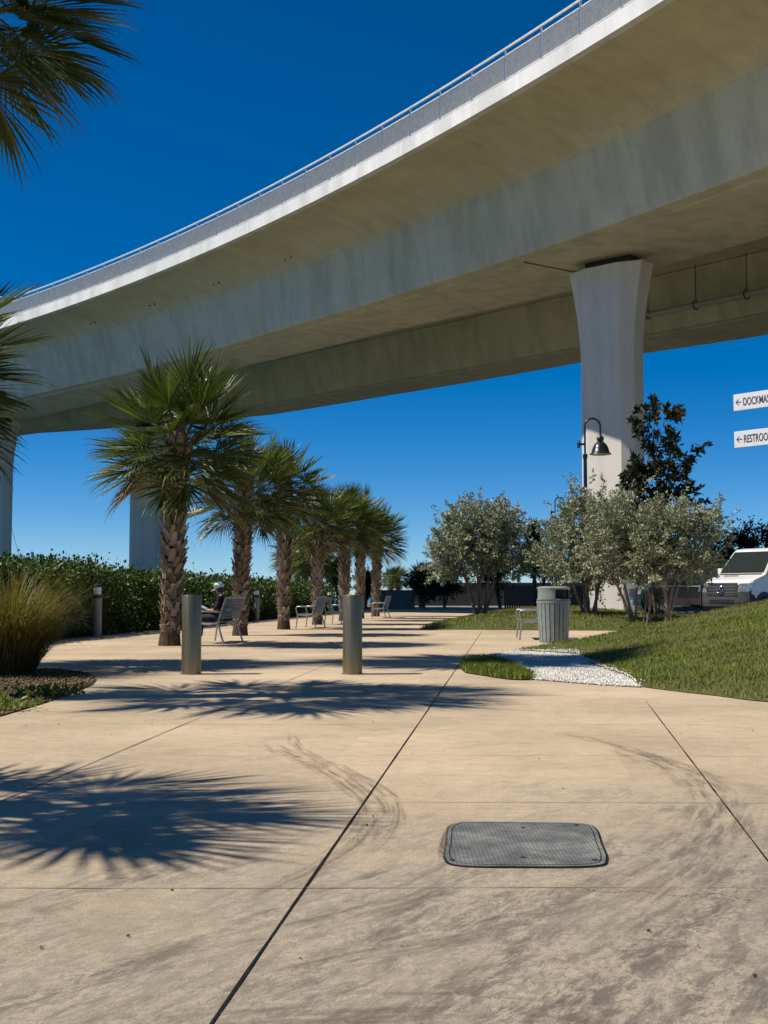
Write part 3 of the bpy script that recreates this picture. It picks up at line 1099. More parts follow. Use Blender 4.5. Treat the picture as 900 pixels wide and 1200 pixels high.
def trunk_mesh(seed, h=3.7, r=.155):
    """fibrous trunk in a lattice of split leaf bases"""
    random.seed(seed)
    mb = MB()
    prof = [(r * 1.35, -.05), (r * 1.2, .15), (r, .5), (r * .96, h * .6), (r * 1.05, h - .2), (r * .7, h + .25)]
    mb.lathe(prof, 14, mi=0)
    z = .16
    ring = 0
    while z < h + .18:
        n = 7
        for k in range(n):
            a = 2 * math.pi * (k + .5 * (ring % 2)) / n + ring * .13 + random.uniform(-.1, .1)
            tz = z / h
            L = random.uniform(.20, .30) * (.55 + .5 * min(1, tz * 2)) * (1.25 if tz > .85 else 1)
            ov = random.uniform(.32, .55) * (.6 if tz < .12 else 1)
            o = Vector((math.cos(a), math.sin(a), 0)); s = Vector((-math.sin(a), math.cos(a), 0))
            base = o * (r * .93) + Vector((0, 0, z + random.uniform(-.03, .03)))
            dr = (o * ov + Vector((0, 0, 1)) + s * random.uniform(-.35, .35)).normalized()
            w0, w1 = random.uniform(.075, .10), random.uniform(.022, .040)
            tk = .022
            nn = (o - dr * o.dot(dr)).normalized()
            V = []
            for t, w in ((0, w0), (.5, (w0 + w1) * .5), (1, w1)):
                c = base + dr * L * t - o * (.015 * math.sin(math.pi * t))
                V += [c - s * w, c + s * w, c + s * w * .6 + nn * tk, c - s * w * .6 + nn * tk]
            F = []
            for i in (0, 4):
                F += [(i, i + 1, i + 5, i + 4), (i + 1, i + 2, i + 6, i + 5), (i + 2, i + 3, i + 7, i + 6), (i + 3, i, i + 4, i + 7)]
            F.append((8, 9, 10, 11))
            mb.add(V, F, 1)
        z += .098
        ring += 1
    me = bpy.data.meshes.new('trunk')
    me.from_pydata(mb.v, [], mb.f)
    me.polygons.foreach_set('material_index', mb.m)
    bm = bmesh.new(); bm.from_mesh(me); bmesh.ops.recalc_face_normals(bm, faces=bm.faces); bm.to_mesh(me); bm.free()
    for m_ in (M['trunkcore'], M['boot']): me.materials.append(m_)
    return me


CROWNS = [crown_mesh(3, 64, 38), crown_mesh(21, 56, 34), crown_mesh(35, 54, 34), crown_mesh(52, 40, 30)]
TRUNKS = [trunk_mesh(4, 3.75), trunk_mesh(9, 3.75)]


def palm(x, y, h, cv, tv, rz, label, group=None, cs=1.0, ts=1.0, lean=(0, 0), z=0.0):
    t = thing('palm_tree', label, 'palm tree', (x, y, z), rz, group)
    tr = bpy.data.objects.new('trunk', TRUNKS[tv]); C.objects.link(tr); tr.parent = t
    tr.scale = (ts, ts, h / 3.75)
    tr.rotation_euler = (lean[0], lean[1], 0)
    cr = bpy.data.objects.new('crown', CROWNS[cv]); C.objects.link(cr); cr.parent = t
    cr.location = tr.rotation_euler.to_matrix() @ Vector((0, 0, h))
    cr.scale = (cs, cs, cs)
    return t


GP = 'row of cabbage palms along the left of the walk'
row_dx = [412, 330, 279, 240, 209, 190, 172]
tops = [415, 503, 516, 562, 566, 574, 592]
rowlab = ['tallest and nearest cabbage palm of the row, standing behind the left steel bollard',
          'cabbage palm beside the occupied bench, its trunk partly hiding the seated person',
          'third cabbage palm of the row, left of the empty near armchair bench',
          'cabbage palm with dark shaded trunk directly behind the first empty bench',
          'cabbage palm just left of the right steel bollard, behind the second empty bench',
          'cabbage palm just right of the right steel bollard, second from the row end',
          'last cabbage palm at the far end of the row, smallest crown']
for i, (dx, tp) in enumerate(zip(row_dx, tops)):
    Y = 24.1 * 412 / dx
    x_ = (612 - dx - 450) / FPX * Y
    zt = aty(450, tp, Y).z
    cs = 1.04 if i == 0 else (.90, .86, .86, .90, .94, .9)[i - 1]
    h = zt - (1.78 if i == 0 else 1.8) * cs
    palm(x_, Y, h, (0, 1, 2, 1, 0, 2, 1)[i], i % 2, (0.2, 1.7, 3.1, 4.4, 2.2, 5.2, .9)[i], rowlab[i], GP, cs, (1.12, 1.03, 1.0, .95, 1.05, 1.0, 1.05)[i], ((0, .03), (.02, .025), (-.03, .0), (.0, -.04), (.035, .03), (-.02, -.03), (.0, .045))[i])
# palms at the planting bed, whose crowns hang into the picture and whose shadows cross the walk
palm(-6.25, 17.5, 10.1, 0, 0, 1.1, 'tall palm whose drooping fronds hang into the upper left corner', 'palms in the planting bed', 1.28, 1.15)
palm(-6.75, 17.0, 4.3, 1, 1, 2.6, 'shorter palm at the left edge, fronds in front of the bridge end', 'palms in the planting bed', 1.02)
palm(-6.3, 11.6, 6.9, 3, 0, .4, 'palm left of the frame throwing the farther frond shadow', 'palms in the planting bed', 1.2)
palm(-5.4, 5.3, 4.3, 3, 1, 4.0, 'palm left of the frame throwing the near frond shadow', 'palms in the planting bed', .86)
for i, (px, Y, tp) in enumerate([(349, 74, 612), (358, 77, 616), (368, 71, 612)]):
    palm((px - 450) / FPX * Y, Y, aty(450, tp, Y).z - 2.0, i % 3, 0, i * 2.0, ['dark palm left of its group beyond the hedge', 'dark middle palm of the group beyond the hedge', 'dark palm right of its group beyond the hedge'][i], 'dark palms beyond the hedge', 1.05)
for i, (px, Y, tp) in enumerate([(458.5, 128, 661), (466, 120, 659), (493, 105, 655)]):
    palm((px - 450) / FPX * Y, Y, aty(450, tp, Y).z - 1.7, i % 3, 1, i * 1.3, ['small far palm, left one of the pair above the low wall', 'small far palm, right one of the pair above the low wall', 'far palm poking out left of the round silver tree'][i], 'far palms', .8)


# ------------------------------------------------------------------ leafy trees, hedge
def leaves_np(P, D, L, W, cup=.15):
    N = len(P)
    r = NR.normal(0, 1, (N, 3))
    D = D / (np.linalg.norm(D, axis=1)[:, None] + 1e-9)
    Sd = np.cross(D, r); Sd /= np.linalg.norm(Sd, axis=1)[:, None] + 1e-9
    Nn = np.cross(Sd, D)
    L = L[:, None]; W = W[:, None]
    V = np.stack([P, P + D * L * .5 + Sd * W * .5 + Nn * W * cup, P + D * L, P + D * L * .5 - Sd * W * .5 + Nn * W * cup], 1).reshape(-1, 3)
    return V, np.arange(4 * N).reshape(N, 4)


def leafy_tree(name, label, cat, base, stems, blobs, leaf, nleaf, mats, group=None, shell=.5, twig=.42, spur=.5, bend=.15, rt=.06, upb=.4):
    """stems: list of (foot dx,dy, radius, blob index); blobs: (x,y,z,rx,ry,rz,n clusters) relative to base"""
    t = thing(name, label, cat, base, 0, group)
    cl, cd, cb = [], [], []
    for bi, (bx, by, bz, rx, ry, rz, n) in enumerate(blobs):
        n = max(12, int(n * .7)) if n > 30 else n
        u = NR.normal(0, 1, (n, 3)); u /= np.linalg.norm(u, axis=1)[:, None]
        rr = NR.uniform(shell, 1.0, n) ** .8
        p = u * rr[:, None] * np.array([rx, ry, rz])
        cl.append(p + np.array([bx, by, bz])); d = u + np.array([0, 0, upb]); cd.append(d / np.linalg.norm(d, axis=1)[:, None]); cb.append(np.full(n, bi))
    cl = np.concatenate(cl); cd = np.concatenate(cd); cb = np.concatenate(cb)
    tb = MB()
    for fx, fy, r, bi in stems:
        b = blobs[bi]
        top = Vector((b[0], b[1], b[2] + b[5] * .2))
        a = Vector((fx, fy, -.05))
        m1 = a.lerp(top, .35) + Vector((random.uniform(-bend, bend), random.uniform(-bend, bend), .1))
        m2 = a.lerp(top, .7) + Vector((random.uniform(-bend, bend), random.uniform(-bend, bend), .05))
        path = catmull([a, m1, m2, top], 4)
        tb.tube(path, [r * (1 - .75 * i / (len(path) - 1)) for i in range(len(path))], 7)
        idx = np.where(cb == bi)[0]
        NR.shuffle(idx)
        for j in idx[:max(6, int(len(idx) * .16))]:
            q = Vector(cl[j])
            k = min(len(path) - 2, max(2, int(len(path) * random.uniform(.35, .9))))
            st = path[k]
            mid = st.lerp(q, .5) + Vector((random.uniform(-.12, .12), random.uniform(-.12, .12), random.uniform(-.1, .05)))
            tb.tube([st, mid, q], [r * .32, r * .2, .006], 5, cap=False)
    tb.build('trunk', mats[1], t, smooth=60)
    # leaves along short shoots
    n = len(cl)
    per = max(4, nleaf // n)
    L = NR.uniform(.6, 1.5, n) * twig
    ls = (NR.uniform(0, 1, n) < .12) * spur
    L = L + ls * twig * 2
    k = NR.uniform(-.25, 1, (n, per))
    P = cl[:, None, :] + cd[:, None, :] * (k * L[:, None])[..., None] + NR.normal(0, twig * .21, (n, per, 3)) * (1.1 - np.clip(k, 0, 1))[..., None]
    D = cd[:, None, :] * .8 + NR.normal(0, .75, (n, per, 3))
    P = P.reshape(-1, 3); D = D.reshape(-1, 3)
    V, Q = leaves_np(P, D, leaf * NR.uniform(.7, 1.4, len(P)), leaf * .46 * NR.uniform(.8, 1.2, len(P)))
    np_mesh('crown', V, Q, mats[0], t)
    return t


SB = (M['silver'], M['silverbark'])


def onB(px, py):
    d = ray(px, py)
    for i in range(400):
        Y = 33 + i * .1
        t = Y / d.y
        if HCAM + d.z * t <= float(zB(d.x * t, Y)): break
    return Vector((d.x * Y / d.y, Y, float(zB(d.x * Y / d.y, Y))))


def on(px, Y):
    x_ = (px - 450) / FPX * Y
    return Vector((x_, Y, float(zB(x_, Y))))


GT = 'silver leaved trees on the far lawn'
bA = Vector(((562 - 450) / FPX * 42.5, 42.5, float(zB((562 - 450) / FPX * 42.5, 42.5))))
leafy_tree('silver_tree', 'round multi-stemmed silver leaved tree standing alone left of the litter bin', 'tree', bA,
           [(-.12, 0, .075, 0), (.1, .05, .07, 1), (.02, -.1, .06, 2), (.15, .1, .06, 3), (-.05, .12, .05, 4)],
           [(-.75, 0, 2.35, .95, .9, .85, 130), (.85, .1, 2.45, .95, .9, .9, 130), (-.1, -.2, 3.0, 1.0, .9, .85, 140), (.75, -.1, 3.3, .75, .8, .62, 80), (-.45, .1, 3.45, .6, .7, .55, 60), (1.25, 0, 1.9, .5, .6, .5, 40), (-1.3, 0, 1.9, .5, .6, .45, 45), (0, -.3, 2.0, 1.0, .7, .5, 70)],
           .115, 26000, SB, GT, rt=.07)
b1 = on(690, 38.0)
leafy_tree('silver_tree', 'broad silver leaved tree behind the litter bin, in front of the lamp post', 'tree', b1,
           [(-.15, 0, .06, 0), (.1, 0, .06, 1), (.0, .1, .055, 2), (.2, -.05, .05, 3)],
           [(-.85, 0, 1.75, .75, .8, .85, 110), (.35, 0, 2.0, .85, .8, .95, 130), (-.25, 0, 2.75, .85, .7, .75, 110), (.35, -.1, 3.15, .5, .5, .62, 60), (-.75, 0, 2.55, .45, .5, .6, 40), (.05, -.2, 1.35, .9, .6, .45, 60)],
           .105, 22000, SB, GT, spur=1.0)
b2 = on(739, 35.6)
leafy_tree('silver_tree', 'slender silver leaved tree with stems leaning left in front of the bridge column', 'tree', b2,
           [(0, 0, .055, 0), (.06, .03, .05, 1), (.12, 0, .04, 2)],
           [(-.75, 0, 1.95, .65, .6, .7, 80), (-.35, 0, 2.7, .7, .6, .75, 90), (.2, 0, 2.3, .6, .6, .7, 70), (-.3, 0, 3.15, .4, .4, .45, 35)],
           .10, 13000, SB, GT, spur=1.0)
b3 = on(757, 35.2)
leafy_tree('silver_tree', 'thin silver leaved sapling between the leaning tree and the pale trunked one', 'tree', b3,
           [(0, 0, .04, 0), (-.1, .05, .035, 0), (.1, 0, .03, 1)],
           [(-.05, 0, 1.75, .5, .5, .6, 50), (.15, 0, 2.3, .5, .5, .6, 45)],
           .10, 6000, SB, GT)
b4 = on(781.5, 34.8)
leafy_tree('silver_tree', 'silver leaved tree with single pale trunk, rightmost of the far lawn', 'tree', b4,
           [(0, 0, .085, 0), (.01, .01, .05, 1), (0, .01, .045, 2), (.0, 0, .04, 3)],
           [(-.3, 0, 2.2, .65, .6, .75, 80), (.6, 0, 2.35, .7, .6, .7, 95), (.15, 0, 2.9, .8, .6, .6, 90), (1.05, 0, 2.9, .5, .5, .45, 50), (.85, 0, 1.75, .55, .5, .4, 45), (-.65, 0, 2.9, .45, .5, .5, 35)],
           .10, 17000, SB, GT)
b5 = on(768, 36.6)
leafy_tree('dark_tree', 'taller sparse tree with glossy dark leaves rising above the silver ones', 'tree', b5,
           [(0, 0, .06, 0), (.02, 0, .05, 1), (-.02, .02, .04, 2)],
           [(.15, 0, 4.2, .85, .6, .6, 44), (.55, 0, 5.0, .9, .6, .5, 30), (.15, 0, 6.05, .85, .5, .55, 26), (-.3, 0, 3.4, .8, .6, .6, 44), (.65, 0, 3.4, .8, .6, .6, 34), (-.25, 0, 2.6, .7, .5, .7, 24), (-.45, 0, 4.3, .5, .5, .5, 14)],
           .19, 5600, (M['darkleaf'], M['darkbark']), None, twig=.22, spur=.2, upb=.3, shell=.3)

# hedge along the waterside
def hedge(name, label, Y0, Y1, top, depth, n, leaf=.085):
    t = thing(name, label, 'hedge', (0, 0, 0))
    m_ = MB()
    rows = []
    for Y in np.arange(Y0, Y1 + .1, 1.0):
        x0 = hedge_x(Y); h = top(Y)
        w = .08 * math.sin(Y * 2.1) + .06 * math.sin(Y * 5.3)
        rows.append([Vector((x0 - .22 + w, Y, -.03)), Vector((x0 - .2 + w, Y, h * .6)), Vector((x0 - .4 + w, Y, h - .28)), Vector((x0 - depth + .3, Y, h - .25)), Vector((x0 - depth + .2, Y, -.03))])
    ribbon(m_, rows)
    m_.add(rows[0], [(0, 1, 2, 3, 4)]); m_.add(rows[-1], [(4, 3, 2, 1, 0)])
    m_.build('shade_core', M['hedge_core'], t)  # solid dark core added as the hedge's inner shade, no branches modelled
    # leaves on front and top
    k = NR.uniform(0, 1, n)
    Y = Y0 + (Y1 - Y0) * NR.uniform(0, 1, n) ** 1.5
    hx = hedge_x(Y); h = np.array([top(v) for v in Y])
    lump = .16 * (np.sin(Y * 1.9) * np.sin(Y * .7 + k * 5) + .6 * np.sin(Y * 4.7 + k * 9))
    front = k < .68
    z = np.where(front, NR.uniform(0.02, 1.0, n) ** .85 * (h - .02), h - .05 + lump * .8 + NR.normal(0, .07, n))
    x_ = np.where(front, hx - .05 + lump * .9 - .18 * np.clip((z / h - .7) / .3, 0, 1) + NR.normal(0, .07, n), hx - NR.uniform(0, depth, n))
    shoot = NR.uniform(0, 1, n) < .05
    z = np.where(shoot & ~front, z + NR.uniform(0, .25, n), z)
    P = np.c_[x_, Y, z]
    D = np.where(front[:, None], np.array([.7, -.35, .35]), np.array([.15, -.2, 1.0])) + NR.normal(0, .65, (n, 3))
    e = Y < Y0 + 1.0
    V, Q = leaves_np(P, D, leaf * NR.uniform(.7, 1.3, n), leaf * .72 * NR.uniform(.8, 1.2, n), .1)
    # end face leaves towards the viewer
    m2 = max(400, n // 30)
    xe = NR.uniform(0, depth, m2)
    P2 = np.c_[hedge_x(Y0) - xe, np.full(m2, Y0) - .1 + NR.normal(0, .08, m2), NR.uniform(.02, top(Y0), m2)]
    V2, Q2 = leaves_np(P2, np.array([0, -.8, .3]) + NR.normal(0, .6, (m2, 3)), np.full(m2, leaf), np.full(m2, leaf * .7))
    np_mesh('foliage', np.r_[V, V2], np.r_[Q, Q2 + len(V)], M['hedge'], t)
    return t


hedge('hedge', 'tall dense dark green hedge behind the fountain grass and first lit bollard', 17.5, 34.0, lambda Y: 1.70 + .07 * math.sin(Y * .9) + .05 * math.sin(Y * 2.3), 2.2, 26000, .10)
hedge('hedge', 'lower clipped hedge running on behind the palm row and benches', 34.3, 70.0, lambda Y: 1.58 + .05 * math.sin(Y * .7) + .04 * math.sin(Y * 1.9), 2.2, 19000, .12)

# fountain grass clump
fg = thing('ornamental_grass', 'golden fountain grass clump arching over the mulch bed at the left edge', 'ornamental grass', (-4.75, 15.2, 0))
random.seed(5)
NB = 3200
V, Q, MI = [], [], []
for i in range(NB):
    a = random.uniform(0, 6.283); rb = .30 * math.sqrt(random.random())
    b = Vector((math.cos(a) * rb, math.sin(a) * rb, 0))
    a2 = a + random.uniform(-.9, .9)
    L = random.uniform(.8, 1.75); lean0 = random.uniform(.03, .45) + rb * .7; dro = random.uniform(.8, 2.6)
    o = Vector((math.cos(a2), math.sin(a2), 0)); s = Vector((-math.sin(a2), math.cos(a2), 0))
    p = b.copy(); th = lean0
    w = random.uniform(.003, .006)
    n = 7; start = len(V)
    for j in range(n + 1):
        ww = w * (1 - (j / n) ** 2 * .85)
        V += [p - s * ww, p + s * ww]
        p = p + (o * math.sin(th) + Vector((0, 0, 1)) * math.cos(th)) * (L / n)
        th += dro / n * (j / n + .3)
        if p.z < .03: p.z = .03
    for j in range(n):
        Q.append((start + 2 * j, start + 2 * j + 1, start + 2 * j + 3, start + 2 * j + 2)); MI.append(1 if j < 2 else 0)
np_mesh('blades', np.array([v[:] for v in V]), np.array(Q), [M['fount'], M['fount_base']], fg, np.array(MI))
# low green ground cover plants in the bed
for px, py, lab in [(57, 819, 'low bright green ground cover plant at the front rim of the mulch bed'), (8, 836, 'low dark green ground cover at the near left corner of the bed')]:
    b = atz(px, py); b.x -= .12; b.y += .25
    n = 190
    P = np.c_[np.clip(NR.normal(0, .2, n), -.35, .35), np.clip(NR.normal(0, .15, n), -.3, .3), np.abs(NR.normal(0, .04, n)) + .02]
    D = NR.normal(0, .6, (n, 3)) + np.array([0, 0, .8])
    V_, Q_ = leaves_np(P, D, .06 * NR.uniform(.7, 1.3, n), .035 * NR.uniform(.7, 1.3, n))
    gt = thing('ground_cover_plant', lab, 'plant', b)
    np_mesh('foliage', V_, Q_, M['blade'], gt)


# ------------------------------------------------------------------ street furniture
# steel bollards
mb = MB(); mb.lathe([(.125, 0), (.125, 1.0), (.121, 1.008), (0.0, 1.01)], 48)
bol = None
for px, lab in ((224, 'brushed steel bollard on the left, in front of the nearest palm'), (413, 'brushed steel bollard on the right, standing mid walk')):
    v = atz(px, 790)
    if bol is None:
        bol = thing('bollard', lab, 'bollard', v, 0, 'steel bollards across the walk')
        mb.build('post', M['steel'], bol, smooth=40)
        m2 = MB(); m2.lathe([(.15, .001), (.15, .008), (.126, .009)], 32); m2.build('base_ring', M['post_taupe'], bol)
        cur = bol
    else:
        cur = copy_tree(bol); cur.location = v; cur['label'] = lab

# lit bollards along the hedge
lb = None
labs = ['taupe lighting bollard against the hedge, right of the fountain grass', 'taupe lighting bollard just right of the second palm trunk', 'taupe lighting bollard seen between the third and fourth palms', 'farthest taupe lighting bollard, near the last palm']
for dx, lab in zip((497, 311, 226, 176), labs):
    Y = 29.6 * 497 / dx
    v = Vector(((612 - dx - 450) / FPX * Y, Y, 0))
    if lb is None:
        lb = thing('light_bollard', lab, 'light bollard', v, 0, 'lighting bollards along the hedge')
        m_ = MB(); m_.lathe([(.115, 0), (.115, .93), (.10, .94)], 20); m_.build('post', M['post_taupe'], lb, smooth=40)
        m_ = MB(); m_.lathe([(.10, .94), (.125, .945), (.125, 1.02), (.09, 1.03)], 20); m_.build('collar', M['blackpl'], lb, smooth=40)
        m_ = MB(); m_.lathe([(.092, 1.03), (.092, 1.21)], 20); m_.build('lens', M['frost'], lb, smooth=40)
        m_ = MB(); m_.lathe([(.11, 1.205), (.115, 1.22), (.10, 1.27), (.03, 1.30), (.02, 1.33), (0, 1.335)], 20); m_.build('cap', M['blackpl'], lb, smooth=40)
    else:
        o = copy_tree(lb); o.location = v; o['label'] = lab


# benches
def make_bench(label, L=1.75):
    t = thing('bench', label, 'bench', (0, 0, 0), 0, 'grey metal benches')
    # local: long axis Y, sitter faces -X; seat x -0.5..0
    m_ = MB()
    for k in range(9):
        xx = -.47 + k * .055
        m_.box((xx, 0, .445 - .02 * math.sin(k / 8 * math.pi)), (.043, L - .08, .018))
    m_.build('seat', M['bench_slat'], t)
    m_ = MB()
    for k in range(9):
        z = .53 + k * .048
        m_.box((.03 + (z - .45) * .26, 0, z), (.016, L - .08, .038), M=Matrix.Rotation(-.25, 3, 'Y').to_3x3())
    m_.build('backrest', M['bench_slat'], t)
    for s in (-1, 1):
        yy = s * (L / 2 - .03)
        m_ = MB(); m_.tube([(-.50, yy, .0), (-.47, yy, .25), (-.44, yy, .42)], .019, 8); m_.build('leg', M['steel_bench'], t, smooth=50)
        m_ = MB(); m_.tube([(.12, yy, 0), (.04, yy, .25), (.0, yy, .45), (.05, yy, .62), (.16, yy, .96)], .021, 8); m_.build('leg', M['steel_bench'], t, smooth=50)
        m_ = MB(); m_.tube([(-.46, yy, .43), (-.5, yy, .62), (-.47, yy, .665), (-.3, yy, .67), (.06, yy, .66)], .019, 8); m_.build('armrest', M['steel_bench'], t, smooth=50)
        m_ = MB(); m_.tube([(-.47, yy, .42), (-.2, yy, .40), (.02, yy, .43)], .019, 8); m_.build('seat_rail', M['steel_bench'], t, smooth=50)
    m_ = MB(); m_.tube([(-.44, -L / 2 + .03, .42), (-.44, L / 2 - .03, .42)], .015, 6); m_.tube([(.16, -L / 2 + .03, .96), (.16, L / 2 - .03, .96)], .018, 8); m_.build('frame_rail', M['steel_bench'], t, smooth=50)
    return t


WALK = -math.atan(162 / 1400)
bench0 = make_bench('metal bench with the seated person, beside the second palm')


def put_bench(o, bx, Y, label, rz=WALK):
    o.location = (bx, Y, 0); o.rotation_euler = (0, 0, rz); o['label'] = label


def bench_xy(px, Ynear):
    x_ = (px - 450) / FPX * Ynear
    d = Vector((math.sin(-WALK), math.cos(-WALK), 0))
    return Vector((x_, Ynear, 0)) + d * .875


v = bench_xy(256, 24.9); put_bench(bench0, v.x, v.y, 'metal bench with the seated person, beside the second palm'); B0 = v
for px, Y, lab in ((366, 36.3, 'empty metal bench right of the third palm'), (397, 41.4, 'empty metal bench partly behind the right steel bollard'), (449, 54.0, 'farthest empty metal bench, in front of the last palm')):
    o = copy_tree(bench0); v = bench_xy(px, Y); put_bench(o, v.x, v.y, lab)
o = copy_tree(bench0); v = atz(640, 750.5); put_bench(o, v.x - .02, v.y + .95, 'metal bench seen end on, half hidden behind the litter bin', R(-4))

# litter bin
v = Vector(((648 - 450) / FPX * 25.6, 25.6, 0))
can = thing('litter_bin', 'grey slatted round litter bin with domed top beside the grass mound', 'litter bin', v, 0)
m_ = MB(); m_.lathe([(.26, .04), (.29, .84)], 32); m_.lathe([(0, .05), (.26, .05)], 32); m_.build('liner', M['can_dark'], can)
m_ = MB()
for k in range(21):
    a = 2 * math.pi * k / 21
    o_ = Vector((math.cos(a), math.sin(a), 0)); s_ = Vector((-math.sin(a), math.cos(a), 0))
    w0, w1 = .036, .044
    r0, r1 = .285, .335
    V_ = []
    for r_, w_, z_ in ((r0, w0, .03), (r1, w1, .86)):
        for e_ in (0, .02):
            V_ += [o_ * (r_ + e_) - s_ * w_ + Vector((0, 0, z_)), o_ * (r_ + e_) + s_ * w_ + Vector((0, 0, z_))]
    m_.add(V_, [(0, 1, 5, 4), (2, 6, 7, 3), (0, 4, 6, 2), (1, 3, 7, 5), (4, 5, 7, 6), (0, 2, 3, 1)])
m_.build('slats', M['can'], can)
m_ = MB(); m_.lathe([(.285, .0), (.30, .0), (.30, .035), (.285, .035)], 40); m_.lathe([(.31, .84), (.362, .845), (.362, .885), (.31, .89)], 40); m_.build('hoop', M['can'], can, smooth=40)
# lid: drum with two wide mouths
mouth = lambda i, a: i in (1, 2) and (abs(((a - R(-40)) + math.pi) % (2 * math.pi) - math.pi) < R(52) or abs(((a - R(140)) + math.pi) % (2 * math.pi) - math.pi) < R(52))
m_ = MB(); m_.lathe([(.35, .89), (.352, .93), (.35, 1.03), (.345, 1.13), (.355, 1.16), (.33, 1.185), (.24, 1.20), (.12, 1.175), (0, 1.165)], 64, skip=mouth)
lid = m_.build('lid', M['can'], can, smooth=40)
sol = lid.modifiers.new('thick', 'SOLIDIFY'); sol.thickness = .018; sol.offset = -1
m_ = MB(); m_.lathe([(.27, .86), (.27, 1.14)], 32); m_.build('dark_hollow', M['can_dark'], can)  # near-black cylinder paints the shaded hollow behind the lid mouths

# gooseneck street lamps
def lamp(px, py_top, Y, label, first=None):
    zt = aty(px, py_top, Y).z
    x_ = (px - 450) / FPX * Y
    t = thing('street_lamp', label, 'street lamp', (x_, Y, 0), 0, 'black gooseneck lamps')
    k = (zt) / 7.0
    m_ = MB(); m_.tube([(0, 0, 0), (0, 0, .9), (0, 0, .95), (0, 0, zt - 1.35)], [.11, .11, .075, .065], 14); m_.tube([(0, 0, zt - 1.45), (0, 0, zt - 1.3)], .085, 14)
    m_.build('post', M['blackmetal'], t, smooth=40)
    m_ = MB()
    pts = [(0, 0, zt - 1.35), (0, 0, zt - .5)] + [(.27 - .27 * math.cos(a), 0, zt - .33 + .29 * math.sin(a)) for a in np.linspace(0, math.pi, 13)] + [(.54, 0, zt - .62)]
    m_.tube(pts, .035, 10); m_.build('arm', M['blackmetal'], t, smooth=50)
    m_ = MB(); m_.tube([(0, 0, zt - .95), (-.18, 0, zt - .95)], .04, 8)
    m_.tube([(-.22 + .0 * a, .1 * math.cos(a), zt - .95 + .1 * math.sin(a)) for a in np.linspace(0, 6.283, 13)], .04, 8); m_.build('banner_bracket', M['blackmetal'], t, smooth=50)
    m_ = MB()
    c = (.54, 0, zt)
    m_.lathe([(.035, -.58), (.05, -.62), (.06, -.66), (.11, -.69), (.13, -.76), (.11, -.83), (.09, -.85), (.13, -.88), (.22, -.97), (.28, -1.1), (.32, -1.25), (.38, -1.29), (.385, -1.31), (.36, -1.305)], 28, c)
    m_.build('shade', M['blackmetal'], t, smooth=60)
    m_ = MB(); m_.lathe([(.35, -1.295), (.30, -1.24), (.26, -1.1), (.0, -1.0)], 24, c); m_.build('reflector', M['lampwhite'], t, smooth=60)
    return t


lamp(687, 489, 41.5, 'black gooseneck street lamp with bell shade in front of the bridge column')
lamp(651, 582, 73, 'farther black gooseneck lamp, only its hook showing above the silver trees')

# direction sign
signp = thing('signpost', 'white direction sign with two left pointing blades at the right edge', 'sign', (0, 0, 0))
SY = 14.7
pl = aty(860, 472.5, SY)
dirv = Vector((.42, -.49, 0)).normalized()
plen = 1.0
px_post = pl + dirv * (plen + .04)
zg = float(zA(px_post.x, px_post.y))
m_ = MB(); m_.tube([(px_post.x, px_post.y, zg - .1), (px_post.x, px_post.y, 3.8)], .045, 16); m_.lathe([(.05, 3.8), (.05, 3.83), (0, 3.86)], 16, (px_post.x, px_post.y, 0)); m_.build('post', M['post_grey'], signp, smooth=40)


def text_mesh(txt, size):
    cu = bpy.data.curves.new('t', 'FONT'); cu.body = txt; cu.size = size; cu.extrude = .001
    cu.offset = .0012
    o = bpy.data.objects.new('t', cu); C.objects.link(o)
    bpy.context.view_layer.update()
    me = bpy.data.meshes.new_from_object(o.evaluated_get(bpy.context.evaluated_depsgraph_get()))
    bpy.data.objects.remove(o)
    return me


nrm = Vector((-dirv.y, dirv.x, 0)) * -1   # faces the viewer
if nrm.y > 0: nrm = -nrm
for pya, pyb, txt in ((462.8, 482, 'DOCKMASTER'), (506.2, 525.2, 'RESTROOMS')):
    zt_, zb_ = aty(860, pya, SY).z, aty(860, pyb, SY).z
    zc = (zt_ + zb_) / 2; hh = zt_ - zb_
    a = Vector((pl.x, pl.y, zc))
    m_ = MB(); m_.bar(a, a + dirv * plen, .02, hh, up=Vector((0, 0, 1)))
    bl = m_.build('sign_blade', M['sign'], signp, bevel=.004)
    rot = Matrix((dirv, Vector((0, 0, 1)), -nrm)).transposed()
    rot = Matrix.Identity(3)
    ex, ey = dirv, Vector((0, 0, 1)); ez = ex.cross(ey)
    rot = Matrix((ex, ey, ez)).transposed().to_4x4()
    me = text_mesh(txt, .135)
    me.transform(Matrix.Translation(a + dirv * .135 + ez * .0125 + Vector((0, 0, -.047))) @ rot @ Matrix.Diagonal((.56, 1, 1, 1)))
    link_mesh('lettering', me, M['ink'], bl)
    m_ = MB()
    c0 = a + ez * .0122
    f = lambda u_, v_: c0 + dirv * u_ + Vector((0, 0, v_))
    m_.bar(f(.038, 0), f(.115, 0), .002, .009)
    m_.bar(f(.035, -.002), f(.075, .036), .002, .009); m_.bar(f(.035, .002), f(.075, -.036), .002, .009)
    m_.build('arrow', M['ink'], bl)

# utility cover in the pavement
_o = [atz(*p) for p in [(540, 964.5), (610, 965), (680, 966.5), (697, 972), (704, 990), (710, 1008), (696, 1016), (615, 1017), (540, 1015.5), (522.5, 1007), (524, 990), (527, 970)]]
cen = sum(_o, Vector()) / len(_o)
ut = thing('utility_cover', 'dark grey rectangular utility cover with rounded corners set in the concrete', 'utility cover', (cen.x, cen.y, 0))
oo = [p - cen for p in _o]


def ring_pts(k):
    pts = [p * k for p in oo]
    return catmull(pts + [pts[0]], 4)[:-1]


